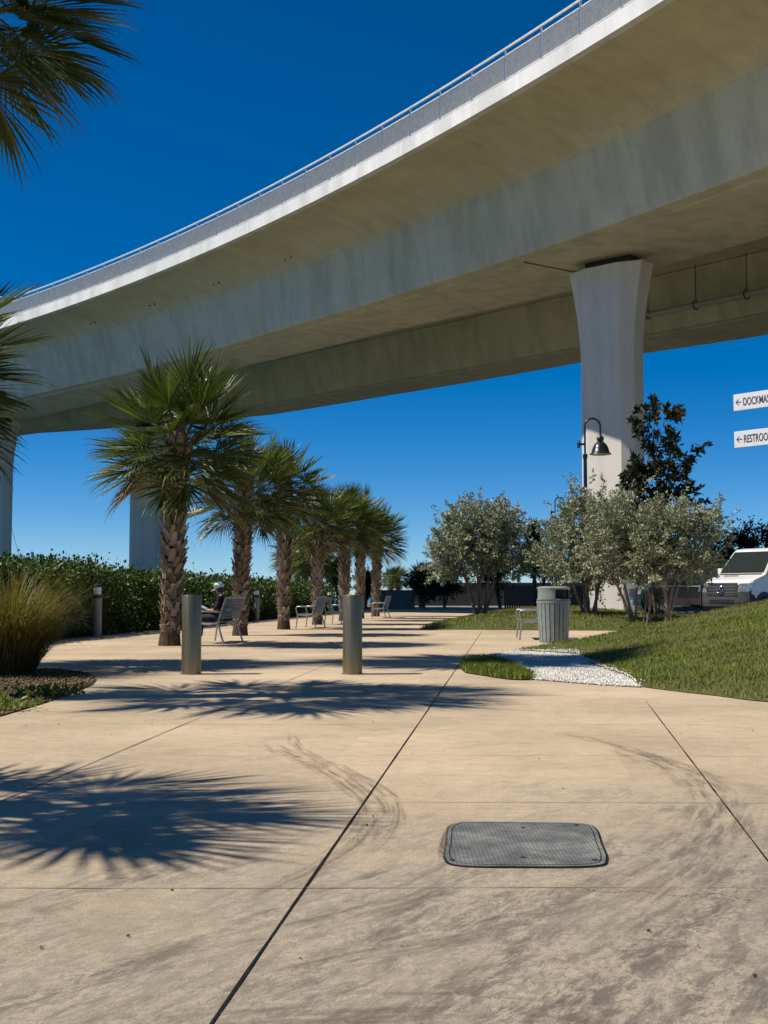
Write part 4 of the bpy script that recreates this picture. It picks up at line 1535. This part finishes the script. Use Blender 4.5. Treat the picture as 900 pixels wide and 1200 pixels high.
m_ = MB()
a_, b_ = ring_pts(1.0), ring_pts(.955)
n_ = len(a_)
V_ = [Vector((p.x, p.y, .0035)) for p in a_] + [Vector((p.x, p.y, .0065)) for p in a_] + [Vector((p.x, p.y, .0065)) for p in b_] + [Vector((p.x, p.y, .0035)) for p in b_]
F_ = []
for i in range(n_):
    j = (i + 1) % n_
    for q in range(3): F_.append((q * n_ + i, q * n_ + j, (q + 1) * n_ + j, (q + 1) * n_ + i))
m_.add(V_, F_); m_.build('frame', M['cover'], ut)
m_ = MB(); c_ = ring_pts(.957); m_.add([Vector((p.x, p.y, .0045)) for p in c_], [tuple(range(n_))]); m_.build('dark_gap_plate', M['blackpl'], ut)  # black plate added to paint the dark gap round the lid
m_ = MB(); c_ = ring_pts(.938); m_.add([Vector((p.x, p.y, .0068)) for p in c_] + [Vector((p.x, p.y, .0048)) for p in c_], [tuple(range(n_))] + [(i, (i + 1) % n_, n_ + (i + 1) % n_, n_ + i) for i in range(n_)])
m_.build('lid', M['cover'], ut)
for px, py in ((613, 972), (613, 1007), (530, 1010), (697, 1010), (676, 969)):
    k_ = atz(px, py) - cen
    m_ = MB(); m_.lathe([(0, .009), (.011, .009), (.011, .0068)], 12, (k_.x, k_.y, 0)); m_.build('bolt_hole', M['blackpl'], ut)
strip('cover_gap', catmull([p for p in _o] + [_o[0]], 6), .018, .003, M['joint'], pave)
# chipped mortar rim on its left
mm = decal_mat('mortar_rim', (.12, .10, .08), .8, (30, 6, 1), (.42, .55))
strip('mortar_rim', catmull([atz(*p) for p in [(530, 966), (521, 985), (518, 1004), (528, 1014)]], 8), .04, .0035, mm, pave)


# ------------------------------------------------------------------ person on the bench
def skin_obj(name, verts, edges, radii, mat, parent, sub=2):
    me = bpy.data.meshes.new(name)
    me.from_pydata(verts, edges, [])
    o = link_mesh(name, me, mat, parent)
    md = o.modifiers.new('skin', 'SKIN'); md.use_smooth_shade = True
    for i, r in enumerate(radii):
        sv = me.skin_vertices[0].data[i]
        sv.radius = r if isinstance(r, tuple) else (r, r)
        sv.use_root = (i == 0)
    ss_ = o.modifiers.new('sub', 'SUBSURF'); ss_.levels = sub; ss_.render_levels = sub
    return o


pb = thing('person', 'person in a mint cap and black top sitting on the bench reading', 'person', (B0.x, B0.y, 0), WALK)
off = Vector((0, -.15, 0))


class SK:
    def __init__(s): s.v = []; s.e = []; s.r = []
    def p(s, co, r, to=None):
        s.v.append(tuple(Vector(co) + off)); s.r.append(r)
        if to is not None: s.e.append((to, len(s.v) - 1))
        return len(s.v) - 1


k = SK()
pel = k.p((-.13, 0, .55), (.15, .12)); sp1 = k.p((-.09, 0, .72), (.14, .11), pel); ch = k.p((-.09, 0, .90), (.15, .115), sp1)
nk = k.p((-.12, 0, 1.02), .055, ch); hd0 = k.p((-.155, 0, 1.09), .075, nk); hd1 = k.p((-.17, 0, 1.16), (.082, .098), hd0); k.p((-.165, 0, 1.23), .06, hd1)
nose = k.p((-.272, 0, 1.125), .016, hd1)
for s in (-1, 1):
    k.p((-.15, s * .083, 1.145), .018, hd1)
    sh = k.p((-.10, s * .17, .93), .06, ch); el_ = k.p((-.15, s * .23, .70), .045, sh); wr = k.p((-.36, s * .12, .68), .03, el_); pa = k.p((-.42, s * .10, .69), (.035, .02), wr)
    for q in range(4):
        f0 = k.p((-.465, s * (.125 - q * .018), .70 + .004 * q), .010, pa); f1 = k.p((-.495 + .004 * abs(q - 1.4), s * (.12 - q * .018), .712), .009, f0); k.p((-.512 + .006 * abs(q - 1.4), s * (.115 - q * .016), .73), .008, f1)
    t0 = k.p((-.425, s * .06, .715), .011, pa); k.p((-.455, s * .045, .735), .009, t0)
    hp = k.p((-.17, s * .09, .53), .09, pel); kn = k.p((-.56, s * .10, .52), .062, hp); an = k.p((-.60, s * .10, .10), .04, kn); k.p((-.72, s * .10, .045), (.04, .03), an)
skin_obj('body', k.v, k.e, k.r, M['skin'], pb, 2)
k = SK()
a0 = k.p((-.13, 0, .54), (.17, .14)); a1 = k.p((-.09, 0, .72), (.165, .13), a0); a2 = k.p((-.09, 0, .91), (.175, .135), a1); k.p((-.115, 0, .985), .085, a2)
for s in (-1, 1):
    q = k.p((-.10, s * .175, .93), .082, a2); q2 = k.p((-.14, s * .225, .74), .066, q); k.p((-.24, s * .19, .69), .055, q2)
skin_obj('shirt', k.v, k.e, k.r, M['shirt'], pb, 2)
k = SK()
a0 = k.p((-.14, 0, .545), (.165, .125))
for s in (-1, 1):
    q = k.p((-.18, s * .09, .535), .105, a0); q1 = k.p((-.56, s * .10, .525), .078, q); q2 = k.p((-.59, s * .10, .30), .062, q1); k.p((-.60, s * .10, .11), .058, q2)
skin_obj('trousers', k.v, k.e, k.r, M['trouser'], pb, 2)
for s in (-1, 1):
    k = SK(); q = k.p((-.585, s * .10, .05), (.052, .05)); q1 = k.p((-.68, s * .10, .042), (.05, .042), q); k.p((-.77, s * .10, .035), (.042, .03), q1)
    skin_obj('shoe', k.v, k.e, k.r, M['shoe'], pb, 2)
m_ = MB(); m_.lathe([(.102, 0), (.107, .03), (.10, .075), (.07, .115), (.0, .13)], 20); 
V_ = []; n_ = 9
for i in range(n_):
    a = R(180 - 62 + 124 * i / (n_ - 1))
    V_ += [Vector((math.cos(a) * .104, math.sin(a) * .104, .005)), Vector((math.cos(a) * .104 - .095 * max(0, math.cos((i / (n_ - 1) - .5) * 2.6)), math.sin(a) * .098, -.022))]
m_.add(V_, [(2 * i, 2 * i + 1, 2 * i + 3, 2 * i + 2) for i in range(n_ - 1)])
cap = m_.build('cap', M['mint'], pb, smooth=50); cap.location = Vector((-.168, 0, 1.165)) + off; cap.rotation_euler = (0, R(-14), 0)
sol = cap.modifiers.new('t', 'SOLIDIFY'); sol.thickness = .006
m_ = MB(); m_.lathe([(.095, -.09), (.10, -.03), (.10, .02)], 16, a0=R(-100), a1=R(100)); hair = m_.build('hair', M['boot'] if False else M['fence'], pb, smooth=60); hair.location = Vector((-.165, 0, 1.16)) + off
# what the person holds
rb = Matrix.Rotation(WALK, 4, 'Z')
hold = thing('magazine', 'pale blue magazine held open on the lap of the seated person', 'magazine', Vector((B0.x, B0.y, 0)) + (rb @ (Vector((-.52, 0, .735)) + off)), WALK)
m_ = MB()
for s in (-1, 1): m_.box((0, s * .075, .012), (.20, .15, .004), M=Matrix.Rotation(s * .18, 3, 'X'))
pg_ = m_.build('pages', M['paper'], hold); pg_.rotation_euler = (0, R(25), 0)


# ------------------------------------------------------------------ vehicles
def vehicle(name, label, cat, prof, hw, tumble, taper, loc, yaw, mats, parts):
    """prof: side outline (x back from the bumper, z); width slices give rounded sides and a bowed front"""
    t = thing(name, label, cat, loc, yaw)
    qs = [-1.0, -.985, -.94, -.8, -.5, 0, .5, .8, .94, .985, 1.0]
    cx_ = sum(p[0] for p in prof) / len(prof); cz_ = sum(p[1] for p in prof) / len(prof)

    def half(z): return hw * (1 - tumble * max(0, (z - 1.0)) ** 1.3)

    def pt(x, z, q):
        w = half(z)
        xx = x + taper * abs(q) ** 2.5 * max(0, 1 - x / 1.3)
        e = max(0, abs(q) - .94) / .06
        xx += (cx_ - x) / max(1.0, abs(cx_ - x)) * .07 * e * e
        zz = z + (cz_ - z) / max(.6, abs(cz_ - z)) * .06 * e * e
        return Vector((xx, w * q, zz))
    rows = [[pt(x, z, q) for x, z in prof] + [pt(*prof[0], q)] for q in qs]
    mb = MB(); ribbon(mb, rows)
    mb.add([pt(x, z, 1) for x, z in prof], [tuple(range(len(prof)))])
    mb.add([pt(x, z, -1) for x, z in prof], [tuple(range(len(prof) - 1, -1, -1))])
    body = mb.build('body', mats['body'], t, smooth=34)

    def patch(nm, a, b, q0, q1, mat, parent=None, off_=.008, n=12, skew=0.0, m=6, th=.01):
        """panel lying on the front/top skin between outline points a and b"""
        V, F = [], []
        q0, q1 = min(q0, q1), max(q0, q1)
        ql = sorted(set([q0, q1] + [q for q in qs + [-.96, .96, -.65, .65, -.25, .25] if q0 < q < q1]))
        n = len(ql) - 1
        for i in range(m + 1):
            u = i / m
            x = a[0] + (b[0] - a[0]) * u; z = a[1] + (b[1] - a[1]) * u
            nx, nz = (a[1] - b[1]), (b[0] - a[0]); l = math.hypot(nx, nz) or 1
            nx, nz = nx / l, nz / l
            for j in range(n + 1):
                q = ql[j] * (1 - skew * u)
                p = pt(x, z, q)
                ce = max(0, abs(q) - .94) / .06
                V.append(p + Vector((nx, 0, nz)) * off_ + Vector((0, math.copysign(off_, q) * ce, 0)))
        for i in range(m):
            for j in range(n):
                F.append((i * (n + 1) + j, i * (n + 1) + j + 1, (i + 1) * (n + 1) + j + 1, (i + 1) * (n + 1) + j))
        mb_ = MB(); mb_.add(V, F)
        return mb_.build(nm, mat, parent or t, smooth=40)

    def side_patch(nm, pts, s, mat, parent=None, off_=.006):
        mb_ = MB()
        mb_.add([Vector((x, s * (half(z) + off_), z)) for x, z in pts], [tuple(range(len(pts)))])
        o = mb_.build(nm, mat, parent or t)
        sd = o.modifiers.new('t', 'SOLIDIFY'); sd.thickness = .02; sd.offset = -1 if s > 0 else -1
        return o
    parts(t, patch, side_patch, pt, half)
    return t


def wheel(t, x, y, r, s, w=.2):
    wn = MB()
    wn.lathe([(r * .62, -w / 2), (r * .95, -w / 2), (r, -w / 2 + .03), (r, w / 2 - .03), (r * .95, w / 2), (r * .62, w / 2)], 28)
    o = wn.build('wheel', M['tyre'], t, smooth=40)
    o.location = (x, y, r); o.rotation_euler = (R(90), 0, 0)
    rm = MB(); rm.lathe([(0, .05), (r * .2, .07), (r * .3, .03), (r * .55, .05), (r * .63, .09), (r * .63, -.09), (0, -.06)], 24)
    ro_ = rm.build('rim', M['rim'], o, smooth=40)
    if s > 0: ro_.rotation_euler = (R(180), 0, 0)
    return o


def sprinter(t, patch, side_patch, pt, half):
    # lower bumper in grey plastic
    patch('bumper', (.02, .35), (.0, .50), -1.0, 1.0, M['greypl'], off_=.012)
    patch('bumper', (.0, .50), (.02, .83), -1.0, 1.0, M['greypl'], off_=.013)
    patch('bumper_lip', (.12, .27), (.02, .36), -.98, .98, M['greypl'], off_=.02)
    patch('air_intake', (.0, .46), (.004, .58), -.5, .5, M['blackpl'], off_=.022)
    g = patch('grille', (.005, .70), (.095, 1.13), -.62, .62, M['blackpl'], off_=.024)
    for z_ in (.78, .88, .98):
        a = (.005 + (z_ - .70) * .209, z_); b = (.005 + (z_ + .035 - .70) * .209, z_ + .035)
        patch('grille_bar', a, b, -.57, .57, M['greypl'], g, off_=.036)
    patch('grille_bar', (.088, 1.10), (.10, 1.135), -.62, .62, M['greypl'], g, off_=.036)
    # round three-pointed badge
    e = MB()
    R0 = .12; zc = .92; xc = -.045
    e.tube([(xc + R0 * math.sin(a) * .2, R0 * math.cos(a), zc + R0 * math.sin(a)) for a in np.linspace(0, 2 * math.pi, 25)], .014, 8)
    for a in (90, 210, 330):
        e.tube([(xc, 0, zc), (xc + R0 * math.sin(R(a)) * .2, R0 * math.cos(R(a)), zc + R0 * math.sin(R(a)))], [.026, .008], 6)
    e.build('badge', M['chrome'], g, smooth=40)
    patch('hood_vent', (.80, 1.37), (.90, 1.395), -.1, .55, M['blackpl'], off_=.006)
    for s in (-1, 1):
        patch('headlight', (.03, .84), (.10, 1.12), s * .64, s * .99, M['headlight'], off_=.016)
        side_patch('headlight_wing', [(.10, .86), (.16, .84), (.52, 1.08), (.50, 1.16), (.2, 1.12)], s, M['headlight'])
        side_patch('indicator', [(.42, 1.05), (.50, 1.08), (.49, 1.14), (.40, 1.12)], s, M['amber'], off_=.012)
        side_patch('corner_bumper', [(.20, .34), (.66, .34), (.58, .60), (.47, .74), (.22, .80)], s, M['greypl'])
        side_patch('wheel_arch', [(1.02 + .48 * math.cos(a), .36 + .48 * math.sin(a)) for a in np.linspace(0, math.pi, 15)], s, M['blackpl'])
        wheel(t, 1.02, s * (half(.4) - .07), .36, s)
        side_patch('wheel_arch', [(4.6 + .48 * math.cos(a), .36 + .48 * math.sin(a)) for a in np.linspace(0, math.pi, 15)], s, M['blackpl'])
        wheel(t, 4.6, s * (half(.4) - .07), .36, s)
        side_patch('side_window', [(1.42, 1.44), (2.45, 1.42), (2.45, 2.1), (1.98, 2.1)], s, M['glass'])
        mm_ = MB(); mm_.box((1.42, s * (half(1.5) + .13), 1.52), (.10, .18, .30)); mm_.bar((1.45, s * half(1.5), 1.42), (1.43, s * (half(1.5) + .1), 1.45), .05, .05)
        mm_.build('mirror', M['blackpl'] if s < 0 else M['whitepaint'], t, bevel=.03)
    patch('windshield', (1.12, 1.485), (1.86, 2.235), -.93, .93, M['glass'], off_=.008, skew=.04)
    patch('cowl', (1.0, 1.425), (1.10, 1.465), -.9, .9, M['blackpl'], off_=.006)
    w_ = MB(); w_.bar((1.13, -.7, 1.52), (1.22, .05, 1.58), .025, .02); w_.bar((1.13, .0, 1.52), (1.22, .7, 1.58), .025, .02); w_.build('wiper', M['blackpl'], t)


PROF_W = [(.16, .26), (.02, .34), (0, .48), (0, .74), (.05, .98), (.10, 1.12), (.17, 1.19), (.35, 1.255), (.7, 1.345), (1.02, 1.425), (1.11, 1.475), (1.5, 1.875), (1.86, 2.235), (2.02, 2.33), (2.4, 2.38), (5.7, 2.40), (5.88, 2.3), (5.92, 1.4), (5.92, .42), (5.8, .28)]
cor = Vector(((821 - 450) / FPX * 41.5, 41.5, .29))     # its front corner on the left
yw = R(36)                                            # heading of the rear, from +x
bk = Vector((math.cos(yw), math.sin(yw), 0)); lf = Vector((-math.sin(yw), math.cos(yw), 0))
front = cor - lf * .99 - bk * .22
vehicle('parked_van', 'white panel van parked nose out behind the grass mound', 'van', PROF_W, 1.0, .075, .26, front, yw, {'body': M['whitepaint']}, sprinter)


def oldvan(t, patch, side_patch, pt, half):
    patch('bumper', (-.01, .36), (-.01, .55), -.97, .97, M['chrome'], off_=.04)
    patch('grille', (.0, .68), (.03, .98), -.7, .7, M['blackpl'], off_=.012)
    patch('windshield', (1.05, 1.24), (1.58, 1.84), -.9, .9, M['glass'], off_=.008)
    for s in (-1, 1):
        patch('headlight', (.0, .76), (.03, .95), s * .74, s * .96, M['headlight'], off_=.016)
        side_patch('lower_panel', [(.45, .36), (5.1, .36), (5.1, .62), (.45, .62)], s, M['tanpaint'], off_=.004)
        side_patch('trim_strip', [(.3, 1.06), (5.2, 1.06), (5.2, 1.09), (.3, 1.09)], s, M['chrome'], off_=.008)
        side_patch('side_window', [(1.42, 1.2), (2.2, 1.2), (2.2, 1.78), (1.72, 1.78)], s, M['glass'])
        side_patch('side_window', [(2.45, 1.2), (3.6, 1.2), (3.6, 1.78), (2.45, 1.78)], s, M['glass'])
        side_patch('side_window', [(3.75, 1.2), (5.0, 1.2), (5.0, 1.78), (3.75, 1.78)], s, M['glass'])
        for xw in (1.0, 4.2):
            side_patch('wheel_arch', [(xw + .46 * math.cos(a), .36 + .45 * math.sin(a)) for a in np.linspace(0, math.pi, 15)], s, M['blackpl'], off_=.010)
            wheel(t, xw, s * (half(.4) - .06), .36, s)
        mm_ = MB(); mm_.box((1.35, s * (half(1.2) + .1), 1.3), (.07, .15, .22)); mm_.build('mirror', M['blackpl'], t, bevel=.02)


PROF_G = [(.14, .34), (.0, .40), (0, .66), (.03, .98), (.12, 1.06), (.5, 1.13), (.98, 1.2), (1.05, 1.24), (1.58, 1.84), (1.75, 1.95), (2.2, 2.0), (5.0, 2.0), (5.28, 1.92), (5.38, 1.2), (5.36, .45), (5.2, .34)]
vehicle('parked_van', 'dark green older van with tan lower side, partly hidden behind the trees', 'van', PROF_G, .98, .10, .16, Vector(((738 - 450) / FPX * 47.2, 47.0, .29)), R(2), {'body': M['greenpaint']}, oldvan)


# ------------------------------------------------------------------ background
# low wall across the far end, with a service panel
m_ = MB()
x0, x1 = aty(438, 690, 92).x, aty(486, 690, 92).x
gw = thing('garden_wall', 'low grey wall across the far end of the walk', 'wall', (0, 92, 0))
m_.box(((x0 + x1) / 2, 0, .68), (x1 - x0, .25, 1.36)); m_.build('panel', M['wallgrey'], gw, bevel=.01)
m_ = MB(); m_.box(((x0 + x1) / 2, 0, 1.39), (x1 - x0 + .1, .34, .08)); m_.build('coping', M['wallgrey'], gw)
fn = thing('fence', 'dark slatted fence behind the silver trees', 'fence', (0, 80, 0))
x0, x1 = aty(592, 690, 80).x, aty(700, 690, 80).x
m_ = MB()
for i in range(int((x1 - x0) / .16)):
    m_.box((x0 + i * .16, 0, .85), (.13, .03, 1.6))
m_.build('slats', M['fence'], fn)
for i in range(int((x1 - x0) / 2) + 1):
    m_ = MB(); m_.box((x0 + i * 2, .06, .9), (.1, .1, 1.85)); m_.build('post', M['fence'], fn)
EV = (M['evergreen'], M['darkbark'])
bw = thing('boundary_wall', 'long dark boundary wall far behind the silver trees and car park', 'wall', (0, 118, 0))
x0, x1 = aty(486, 690, 118).x, aty(1000, 690, 118).x
m_ = MB(); m_.box(((x0 + x1) / 2, 0, 1.1), (x1 - x0, .3, 2.2)); m_.build('panel', M['fence'], bw, bevel=.01)
m_ = MB(); m_.box(((x0 + x1) / 2, 0, 2.24), (x1 - x0, .42, .08)); m_.build('coping', M['wallgrey'], bw)


def bush(px, Y, top, wpx, lab, n=5000, leaf=.2, trunk=True, name='dark_tree', low=.2, mats=EV, group='dark trees in the background'):
    x_ = (px - 450) / FPX * Y
    zt = aty(px, top, Y).z; w = wpx / 2 / FPX * Y
    h = zt
    bl = []
    for k in range(7):
        a = random.uniform(0, 6.28); rr = random.uniform(.15, .55)
        zz = h * random.uniform(low + .2, .78)
        bl.append((math.cos(a) * w * rr, math.sin(a) * w * rr, zz, w * random.uniform(.4, .6), w * random.uniform(.4, .6), h * random.uniform(.16, .24), 26))
    bl.append((random.uniform(-.2, .2) * w, 0, h * .84, w * .38, w * .38, h * .15, 20))
    return leafy_tree(name, lab, 'tree', (x_, Y, 0), [(0, 0, .12, 0), (.1, 0, .1, 3), (0, .1, .08, 7)], bl, leaf, n, mats, group, twig=.5, shell=.2)


random.seed(3)
bush(497, 88, 668, 40, 'dark rounded tree at the far end of the walk, left of the silver tree')
bush(520, 96, 664, 46, 'dark far tree directly behind the left side of the silver tree')
bush(585, 100, 650, 60, 'dark far tree behind the silver tree above the fence')
bush(626, 84, 612, 24, 'narrow dark tree whose top shows between the silver trees')
bush(640, 96, 640, 60, 'dark broad tree behind the fence and broad silver tree')
bush(428, 98, 668, 26, 'dark far bush behind the last palms of the row')
bush(394, 92, 655, 24, 'dark far tree behind the right steel bollard and palms')
for px, top, w, Y, lab in [(822, 655, 30, 72, 'dark evergreen left of the tall group behind the vans'), (838, 640, 30, 70, 'dark evergreen behind the white van windshield'), (856, 622, 30, 74, 'mid height dark evergreen above the white van'), (877, 616, 30, 70, 'tall dark evergreen above the white van roof'), (897, 612, 34, 72, 'dark evergreen at the right edge above the van'), (918, 618, 40, 70, 'dark evergreen beyond the right edge of the group')]:
    bush(px, Y, top, w, lab, 3800, .2, low=-.1)
# house beyond the car park
hx0 = aty(770, 690, 96).x
hs_ = thing('house', 'low beige house with pale roof seen over the dark green van', 'house', (hx0, 96, 0))
m_ = MB(); m_.box((3.2, 3, 1.55), (7.0, 6, 3.1)); m_.build('wall', M['housewall'], hs_)
m_ = MB(); m_.add([(-.6, -.5, 3.1), (7.0, -.5, 3.1), (7.0, 6.5, 3.1), (-.6, 6.5, 3.1), (.9, 3, 4.25), (5.5, 3, 4.25)], [(0, 1, 5, 4), (1, 2, 5), (2, 3, 4, 5), (3, 0, 4), (0, 3, 2, 1)]); m_.build('roof', M['roofwhite'], hs_)
for xx in (1.2, 4.8):
    m_ = MB(); m_.box((xx, -.02, 1.6), (1.2, .06, 1.2)); wn = m_.build('window', M['glass'], hs_)
    m_ = MB()
    for a, b in (((-.64, 0), (.08, 1.3)), ((.64, 0), (.08, 1.3))): m_.box((xx + a[0], -.04, 1.6), (b[0], .05, b[1]))
    for dz in (-.64, .64): m_.box((xx, -.04, 1.6 + dz), (1.2, .05, .08))
    m_.build('frame', M['roofwhite'], wn)

# masts in the marina, on a moored sailboat
sb = thing('sailboat', 'white sailboat whose mast rises above the hedge at the left edge', 'sailboat', (aty(4.5, 650, 120).x, 120, -1.5), R(70))
m_ = MB()
rows = []
for u in np.linspace(0, 1, 13):
    w = 1.6 * math.sin(math.pi * min(1, .12 + u * .62) ) * (1 if u < .98 else .05); xx = -5 + 10 * u
    if u > .6: w *= max(.02, 1 - ((u - .6) / .4) ** 2)
    rows.append([Vector((xx, -w, 1.2)), Vector((xx, -w * .8, .3)), Vector((xx, 0, -.4)), Vector((xx, w * .8, .3)), Vector((xx, w, 1.2)), Vector((xx, 0, 1.3)), Vector((xx, -w, 1.2))])
ribbon(m_, rows); m_.build('hull', M['hull'], sb, smooth=50)
m_ = MB(); m_.box((-.8, 0, 1.65), (3.4, 1.6, .8)); m_.build('cabin', M['hull'], sb, bevel=.15)
mt = aty(7.5, 605, 120).z + 1.5
m_ = MB(); m_.tube([(.8, 0, 1.2), (.8, 0, mt)], [.13, .10], 10); m_.build('mast', M['rail'], sb, smooth=40)
m_ = MB(); m_.tube([(.8, 0, 2.4), (-3.6, 0, 2.5)], .08, 8); m_.build('boom', M['rail'], sb, smooth=40)
m_ = MB(); m_.tube([(.8, 0, mt - .3), (4.8, 0, 1.3)], .025, 6); m_.tube([(.8, 0, mt - .3), (-4.9, 0, 1.3)], .025, 6); m_.build('stay', M['rail'], sb)
